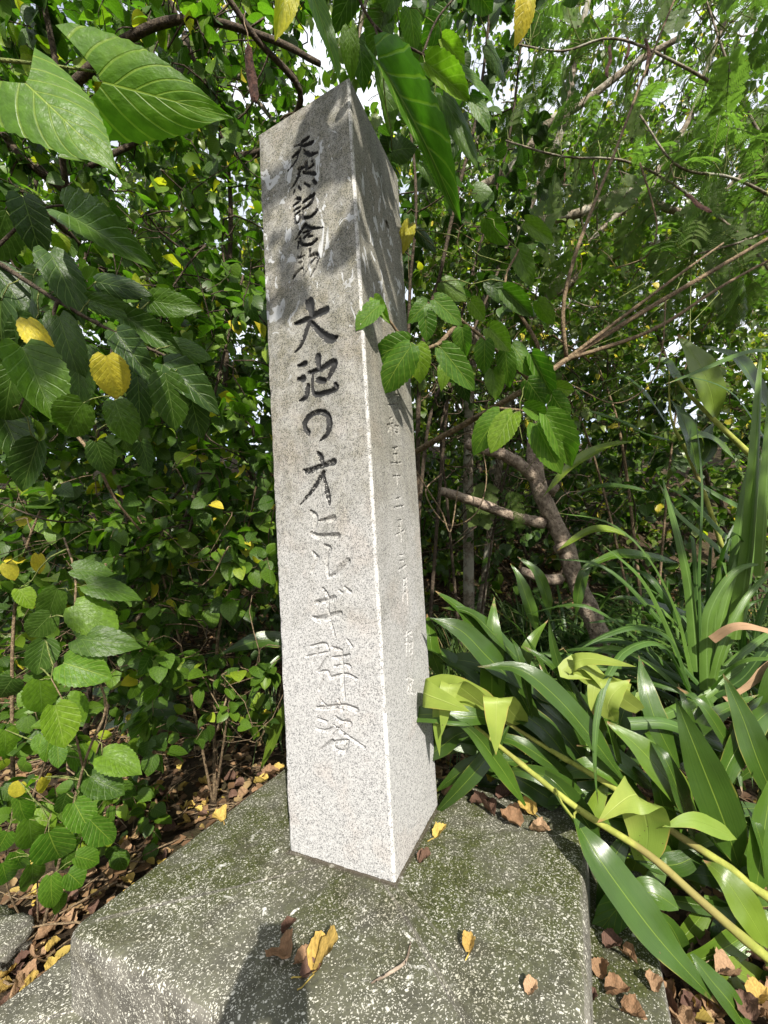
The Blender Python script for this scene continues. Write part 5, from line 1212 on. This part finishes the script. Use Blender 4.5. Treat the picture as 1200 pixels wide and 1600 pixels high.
# ------------------------------------------------------------------ canopy of the tree overhead that shades the scene
def shade(n):
    out = []
    while len(out) < n:
        k = R.rand()
        if k < .06:        # over the pillar head
            T = np.array([R.uniform(-.17, .17), R.uniform(-.17, .17), ZP + R.uniform(1.42, 2.1)]); z = R.uniform(2.75, 3.6)
        elif k < .44:       # over the left side
            T = frustum(-80, 430, 330, 1050, .9, 3.0)(1)[0]; z = R.uniform(2.9, 4.0)
        else:              # over the thicket on the right
            T = frustum(640, 1300, 480, 1000, 1.7, 3.4)(1)[0]; z = R.uniform(3.0, 4.2)
        p = T + SUN * (z - T[2]) / SUN[2]
        q = pix(p)
        if q[2] > 0 and -50 < q[0] < 1250 and -20 < q[1] < 1600: continue
        out.append(p)
    return np.array(out)
def sunlit_gap(B):
    """leaves that would stand between the sun and the open spot (plinth, lower pillar, ginger) are missing from the canopy"""
    k = np.ones(len(B), bool); pa = at(180, 160, .5)
    for z, x0, x1, y0, y1, pr in ((pa[2], pa[0] - .22, pa[0] + .22, pa[1] - .22, pa[1] + .22, 1.0), (ZP, -.6, .6, -.75, .35, 1.0), (ZP + .4, -.3, .28, -.3, .25, 1.0), (ZP + .8, -.3, .28, -.3, .25, 1.0), (ZP + 1.15, -.26, .24, -.26, .22, 1.0), (ZP + 1.35, -.24, .22, -.24, .2, .6), (ZP + 1.65, -.24, .22, -.24, .2, .5), (ZP + 1.9, -.2, .2, -.2, .2, .4), (.45, .35, 1.1, -.5, .55, .85), (.1, -1.6, -.5, -.5, .4, .6), (.7, .9, 1.8, .2, 1.2, .5)):
        h = B - SUN * ((B[:, 2] - z) / SUN[2])[:, None]
        hit = (h[:, 0] > x0) & (h[:, 0] < x1) & (h[:, 1] > y0) & (h[:, 1] < y1) & (B[:, 2] > z) & (R.rand(len(B)) < pr)
        k &= ~hit
    return k
f = np.array([3.6, -1.2, gz((3.6, -1.2)) - .03])
grow('mulberry_tree', 'spreading tree behind the viewer whose canopy shades the pillar top', 'tree', f,
     [[f, (3.4, -1.2, 1.6), (2.8, -1.0, 2.8), (2.0, -.6, 3.5), (1.3, .2, 3.9)], [(3.4, -1.2, 1.6), (3.0, -1.7, 2.9), (2.4, -1.7, 3.8), (1.9, -1.5, 4.3)], [(2.4, -1.7, 3.8), (1.4, -2.6, 4.6), (0, -3.2, 4.8)]],
     shade, 380, keep=sunlit_gap, leaf=.11, spacing=.07, mat='mul', barkm='bark', r0=.07, nobj=0, branch_r=.005, lo=MDL, along=.45)
# ------------------------------------------------------------------ fallen leaves
def on_plane(x, y, z):
    v = DV + RV * (x - PX) / F - UV * (y - PY) / F
    return CAM + v * (z - CAM[2]) / v[2]
CRUMP = [leaf_template(12, 3, .95, f, d, c, w, .03, s, twist=tw) for s, (f, d, c, w, tw) in enumerate([(.55, -.3, .6, .05, .5), (.8, -.25, .2, .06, -.4), (.3, -.35, .9, .05, .3), (1.3, -.15, .2, .04, .6)])]
for i_ in range(4):
    V_, F_, U_ = CRUMP[i_]; rs_ = np.random.RandomState(40 + i_)
    ph_ = rs_.uniform(0, 6, 8)
    V_[:, 2] += .05 * np.sin(V_[:, 0] * 11 + ph_[0]) * np.sin(V_[:, 1] * 9 + ph_[1]) + .035 * np.sin(V_[:, 0] * 23 + V_[:, 1] * 17 + ph_[2]) + .012 * rs_.normal(size=len(V_))
    V_[:, 0] *= 1 + .12 * np.sin(V_[:, 1] * 14 + ph_[3]); V_[:, :2] += .012 * rs_.normal(size=(len(V_), 2))
_cm = {}
def crumple(i, mat):
    if (i, mat) not in _cm:
        me = mesh('fallen_leaf', *CRUMP[i]); me.materials.append(G[mat]); _cm[(i, mat)] = me
    return _cm[(i, mat)]
def fallen(x, y, px, ang, mat, label, z=ZP, var=None, wf=1.0, stem=False, group=None, lift=.004, name='fallen_leaf'):
    p = on_plane(x, y, z); d = (p - CAM) @ DV
    s = px / F * d * .9
    a = math.radians(ang); ax = np.array([math.cos(a), math.sin(a), 0.0])
    me = crumple(R.randint(4) if var is None else var, mat)
    M = leaf_matrix(p - ax * s * .5, ax, np.array([.15 * R.normal(), .15 * R.normal(), 1.]), s, wf)
    zs = min((M @ Vector(v.co)).z for v in me.vertices)
    M = Matrix.Translation((0, 0, z + .0015 - zs)) @ M
    if stem:
        t = thing(name, label, 'leaf', group)
        o = obj('blade', me, None, t); o.matrix_basis = M
        b = np.array(M.translation); b2 = b - ax * s * .5 + np.array([-ax[1], ax[0], 0]) * s * .12; b2[2] = z + .003
        tube('stalk', wiggle(b, b2, 5, .06), .0013, G['dryyellow_obj'], t, 5)
        set_base(t, (p[0], p[1], z))
    else:
        o = obj(name, me); o.matrix_basis = M; tag(o, label, 'leaf', group)
FP = 'fallen leaves on the plinth'
for a in [
 (688, 1303, 30, 70, 'dryyellow_obj', "yellow folded leaf standing by the pillar's side foot", 0, .7, True),
 (665, 1345, 26, 60, 'drydark_obj', 'rolled dark brown leaf scrap at the foot of the pillar', 3, .5, False),
 (446, 1494, 46, -20, 'drybrown_obj', 'largest crumpled light brown leaf in the clump on the plinth front', 0, 1.1, False),
 (476, 1508, 34, 20, 'drybrown_obj', 'smaller light brown leaf touching the crumpled clump on the plinth front', 1, .9, False),
 (487, 1524, 34, 40, 'drydark_obj', 'dark flat leaf at the edge of the crumpled clump on the plinth front', 2, .9, True),
 (452, 1452, 28, 75, 'drydark_obj', 'narrow dark leaf pointing from the crumpled clump towards the pillar', 3, .6, False),
 (511, 1500, 62, 82, 'dryyellow_obj', 'long curled yellow leaf beside the crumpled brown clump', 3, .55, True),
 (735, 1478, 30, 95, 'dryyellow_obj', 'small orange leaf with a thin stalk alone on the bare plinth top', 1, .8, True),
 (832, 1548, 26, 60, 'drybrown_obj', 'small curled tan leaf close to the side edge of the plinth front', 1, .9, False),
 (846, 1303, 34, -10, 'drybrown_obj', 'tan brown leaf nearest the rounded plinth corner by the ginger', 0, 1.0, False),
 (823, 1267, 32, 150, 'dryyellow_obj', 'golden leaf with a stalk between the dark scraps and the plinth corner', 0, .9, True),
 (799, 1285, 36, 160, 'drybrown_obj', 'reddish brown flat leaf touching the golden leaf', 2, 1.0, False),
 (790, 1246, 28, 40, 'drydark_obj', 'small dark pointed leaf under the ginger cane', 1, 1.0, False),
 (752, 1258, 32, 10, 'drydark_obj', 'dark crumpled leaf nearer the pillar in the heap of dark scraps', 0, 1.0, False),
 (766, 1272, 32, -50, 'drydark_obj', 'dark crumpled leaf at the lower side of the heap of dark scraps', 3, .9, False),
 (770, 1218, 22, 80, 'yellow', 'little clear yellow leaf standing upright below the ginger leaves', 2, 1.0, False),
 (722, 1228, 34, 20, 'dryyellow_obj', 'ochre curled leaf in the row behind the pillar', 1, .9, False),
 (742, 1230, 26, -60, 'drybrown_obj', 'brown curled leaf in the row behind the pillar', 0, .9, False),
 (703, 1240, 26, 60, 'drybrown_obj', 'rusty leaf tucked against the pillar back edge', 3, .9, False),
 (410, 1226, 24, 10, 'dryyellow_obj', 'orange leaf on the plinth edge left of the pillar', 2, 1.1, False),
 (437, 1206, 20, 80, 'dryyellow_obj', 'bright yellow scrap against the shaded left side of the pillar', 1, .9, False),
 (424, 1214, 30, 40, 'drybrown_obj', 'brown scrap between the two yellow leaves left of the pillar', 0, .9, False),
 (344, 1279, 26, 160, 'dryyellow_obj', 'lone orange-yellow leaf with stalk on the mossy left part of the plinth', 2, 1.0, True)]:
    fallen(a[0], a[1], a[2], a[3], a[4], a[5], var=a[6], wf=a[7], stem=a[8], group=FP)
for a in [(940, 1518, 50, 80, 'drybrown_obj', 'upright oval brown leaf on the lower step', 0), (968, 1558, 62, 10, 'drybrown_obj', 'broad grey-brown leaf on the lower step', 2), (1018, 1538, 44, 100, 'drybrown_obj', 'spotted tan oval leaf near the edge of the lower step', 2), (992, 1592, 66, -20, 'drybrown_obj', 'crumpled tan leaf lowest on the lower step', 0), (960, 1480, 50, 30, 'drydark_obj', 'dark shredded leaf below the lime leaf tip on the lower step', 1), (985, 1500, 44, -40, 'drybrown_obj', 'brown shredded leaf hanging over others on the lower step', 3), (925, 1560, 40, 60, 'drydark_obj', 'dark leaf against the upper step wall', 1)]:
    fallen(a[0], a[1], a[2] * .62, a[3], a[4], a[5], z=.092, var=a[6], group='fallen leaves on the lower step')
tw = tag(tube('fallen_twig', np.array([on_plane(*q, ZP) + np.array([0, 0, .004]) for q in [(580, 1540), (612, 1522), (634, 1505), (642, 1475)]]), [.0015, .003, .0025, .0012], G['barkbrown'], None, 6, 14), 'thin curved reddish twig lying on the plinth top', 'twig')
# loose leaves around the plinth
def visible_ground(n, boxes):
    out = []
    while len(out) < n:
        bx = boxes[R.randint(len(boxes))]
        p = on_plane(R.uniform(bx[0], bx[1]), R.uniform(bx[2], bx[3]), 0.02)
        if -.62 < p[0] < .70 and -.68 < p[1] < .46: continue
        out.append(p)
    return np.array(out)
LIT = [(0, 450, 1150, 1500), (0, 110, 1380, 1600), (150, 440, 1160, 1330), (1000, 1200, 1480, 1600)]
for p in visible_ground(150, LIT):
    d = (p - CAM) @ DV; s = R.uniform(.025, .05); a = R.uniform(0, 6.28)
    mt = ['dryyellow_obj', 'drybrown_obj', 'drybrown_obj', 'drydark_obj', 'drydark_obj'][R.randint(5)]
    o = obj('litter_leaf', crumple(R.randint(4), mt))
    z = gz(p) + R.uniform(.012, .035)
    o.matrix_basis = leaf_matrix((p[0], p[1], z), (math.cos(a), math.sin(a), R.normal() * .2), np.array([R.normal() * .4, R.normal() * .4, 1]), s)
    wd = {'dryyellow_obj': 'yellowed', 'drybrown_obj': 'tan brown', 'drydark_obj': 'dark brown'}[mt]
    tag(o, '%s dry leaf lying loose in the leaf litter around the plinth' % wd, 'leaf', '%s leaves in the litter' % wd)
n = 34000
P = np.c_[R.uniform(-4.5, 3.5, n), R.uniform(-2.0, 4.2, n)]
P = P[~((P[:, 0] > -.61) & (P[:, 0] < .69) & (P[:, 1] > -.66) & (P[:, 1] < .44))]
z = terrain(P[:, 0], P[:, 1]) + R.uniform(.0, .022, len(P))
A = R.normal(size=(len(P), 3)); A[:, 2] *= .25
Nn = R.normal(size=(len(P), 3)) * .45; Nn[:, 2] += 1
leaf_cloud('leaf_litter', None, np.c_[P, z], A, Nn, R.uniform(.015, .05, len(P)), G['dry_attr'], [leaf_template(3, 1, .9, f, d, 0, 0, 0, s) for s, (f, d) in enumerate([(.5, -.3), (.9, -.2), (.3, .3)])])
# straw: dead blades and twigs in the litter
parts = []
for _ in range(2200):
    p = np.array([R.uniform(-3.5, 2.5), R.uniform(-1.2, 3.2), 0]); 
    if -.61 < p[0] < .69 and -.66 < p[1] < .44: continue
    p[2] = gz(p) + R.uniform(.015, .05); a = R.uniform(0, 6.28); L = R.uniform(.1, .4)
    q = p + np.array([math.cos(a), math.sin(a), R.normal() * .06]) * L
    if any(-.66 < m_[0] < .74 and -.72 < m_[1] < .5 for m_ in (p + (q - p) * k_ for k_ in (.0, .2, .4, .5, .6, .8, 1.))): continue
    parts.append(tube_arrays(wiggle(p, q, 5, .05), np.linspace(.004, .0015, 5) * R.uniform(.5, 1.4), 4))
V, Fq, U = join(parts)
tag(obj('litter_twigs', mesh('litter_twigs', V, Fq, U), G['twig']), kind='stuff')
# rough stone at the left front
def rock(px, py, rx, ry, rz, label, seed):
    rs = np.random.RandomState(seed); p = on_plane(px, py, .02)
    n, m = 18, 28; V = []
    for i in range(n + 1):
        for j in range(m):
            th = math.pi * i / n; ph = 2 * math.pi * j / m
            v = np.array([math.sin(th) * math.cos(ph), math.sin(th) * math.sin(ph), math.cos(th)])
            v = np.sign(v) * np.abs(v) ** .75
            k = 1 + .10 * math.sin(5 * v[0] + seed) * math.cos(4 * v[1]) + .06 * math.sin(9 * v[2] + 7 * v[0]) + .018 * rs.normal()
            V.append(p + v * k * np.array([rx, ry, rz]))
    Fl = [(i * m + j, (i + 1) * m + j, (i + 1) * m + (j + 1) % m, i * m + (j + 1) % m) for i in range(n) for j in range(m)]
    o = obj('stone', mesh('stone', np.array(V), np.array(Fl)), MC); tag(o, label, 'stone')
rock(-40, 1490, .11, .10, .055, 'rough weathered grey stone in the litter beside the lower step', 2)
# ------------------------------------------------------------------ the photographer, crouching behind the camera
def build_person():
    t = thing('person', 'person in a dark shirt and trousers crouching behind the camera, arms stretched forward', 'person')
    back = np.array([-DV[0], -DV[1], 0.0]); back = N(back); side = np.array([RV[0], RV[1], 0.0]); side = N(side)
    C0 = np.array([CAM[0], CAM[1], 0.0])
    def q(b, s, z): return C0 + back * b + side * s + np.array([0, 0, z])
    J = {'pelvis': q(.78, 0, .52), 'waist': q(.74, 0, .66), 'chest': q(.64, 0, .84), 'neck': q(.58, 0, .99), 'head': q(.55, 0, 1.08), 'crown': q(.55, 0, 1.2)}
    Rr = {'pelvis': .135, 'waist': .125, 'chest': .135, 'neck': .05, 'head': .078, 'crown': .07}
    E = [('pelvis', 'waist'), ('waist', 'chest'), ('chest', 'neck'), ('neck', 'head'), ('head', 'crown')]
    for n, s in (('l', -1), ('r', 1)):
        J.update({n + 'sh': q(.6, s * .17, .93), n + 'el': q(.36, s * .12, .82), n + 'wr': q(.16, s * .045, .92), n + 'pa': q(.10, s * .04, .96),
                  n + 'hip': q(.78, s * .1, .48), n + 'kn': q(.44, s * .16, .42), n + 'an': q(.72, s * .13, .08), n + 'to': q(.54, s * .15, .035)})
        Rr.update({n + 'sh': .065, n + 'el': .05, n + 'wr': .038, n + 'pa': .032, n + 'hip': .09, n + 'kn': .062, n + 'an': .042, n + 'to': .035})
        E += [('chest', n + 'sh'), (n + 'sh', n + 'el'), (n + 'el', n + 'wr'), (n + 'wr', n + 'pa'), ('pelvis', n + 'hip'), (n + 'hip', n + 'kn'), (n + 'kn', n + 'an'), (n + 'an', n + 'to')]
        for k in range(5):        # five unequal bent fingers
            a = J[n + 'pa']; ln = (.05, .075, .082, .076, .06)[k]; up = (-.02, -.025, -.005, .015, .032)[k]
            m = a + side * s * -.01 + np.array([0, 0, up]) - back * ln * .5 + side * s * .012
            e = m - side * s * ln * .45 - back * ln * .12
            J[n + 'f%da' % k], J[n + 'f%db' % k] = m, e
            Rr[n + 'f%da' % k], Rr[n + 'f%db' % k] = .0095, .008
            E += [(n + 'pa', n + 'f%da' % k), (n + 'f%da' % k, n + 'f%db' % k)]
    names = list(J); ix = {k: i for i, k in enumerate(names)}
    me = bpy.data.meshes.new('body'); me.from_pydata([tuple(J[k]) for k in names], [(ix[a], ix[b]) for a, b in E], [])
    m, b = newmat('clothes_and_skin')
    g = b.n('NewGeometry'); sx = b.n('SeparateXYZ'); b.l(g.outputs['Position'], sx.inputs[0])
    z = sx.outputs[2]
    dp = b.n('VectorMath', operation='DOT_PRODUCT'); b.l(g.outputs['Position'], dp.inputs[0]); dp.inputs[1].default_value = tuple(back)
    db = b.math('SUBTRACT', dp.outputs['Value'], float(C0 @ back))
    col = b.mix(b.sm(z, .6, .602), (0.03, 0.032, 0.045), (0.05, 0.07, 0.10))
    skin = b.math('MAXIMUM', b.sm(z, 1.0, 1.005), b.math('SUBTRACT', 1.0, b.sm(db, .28, .283)))
    col = b.mix(skin, col, (0.45, 0.27, 0.18))
    b.out(b.pbsdf(col, .8, .3))
    o = obj('body', me, m, t)
    sk = o.modifiers.new('skin', 'SKIN'); sk.use_smooth_shade = True
    for i, k in enumerate(names):
        me.skin_vertices[0].data[i].radius = (Rr[k], Rr[k] * (.75 if k in ('chest', 'waist') else 1)); me.skin_vertices[0].data[i].use_root = (k == 'pelvis')
    sb = o.modifiers.new('sub', 'SUBSURF'); sb.levels = sb.render_levels = 2
    # hair cap, and the phone's case behind the lens
    hc = J['crown'] + np.array([0, 0, -.03]); V, Fl = [], []
    n_, m_ = 10, 20
    for i in range(n_ + 1):
        for j in range(m_):
            th = math.radians(115) * i / n_; ph = 2 * math.pi * j / m_
            V.append(hc + np.array([math.sin(th) * math.cos(ph) * .088, math.sin(th) * math.sin(ph) * .088, math.cos(th) * .095]) * (1 + .03 * R.normal()) + back * .012)
    Fl = [(i * m_ + j, (i + 1) * m_ + j, (i + 1) * m_ + (j + 1) % m_, i * m_ + (j + 1) % m_) for i in range(n_) for j in range(m_)]
    obj('hair', mesh('hair', np.array(V), np.array(Fl)), G['barkdark'], t)
    set_base(t, q(.7, 0, 0.0))
    ph = C0 + back * .06 + np.array([0, 0, CAM[2] - .03])
    V = [ph + side * a + np.array([0, 0, c]) + back * d for d in (0, .009) for a, c in ((-.036, -.074), (.036, -.074), (.036, .074), (-.036, .074), )]
    m2, b2 = newmat('black_glass'); b2.out(b2.pbsdf((.02, .02, .022), .25, .5))
    po = obj('phone', mesh('phone', np.array(V), [(0, 1, 2, 3), (7, 6, 5, 4), (0, 4, 5, 1), (1, 5, 6, 2), (2, 6, 7, 3), (3, 7, 4, 0)], smooth=False), m2)
    tag(po, 'black phone held upright in both hands behind the camera', 'phone')
    bv = po.modifiers.new('bev', 'BEVEL'); bv.width = .003; bv.segments = 2
build_person()
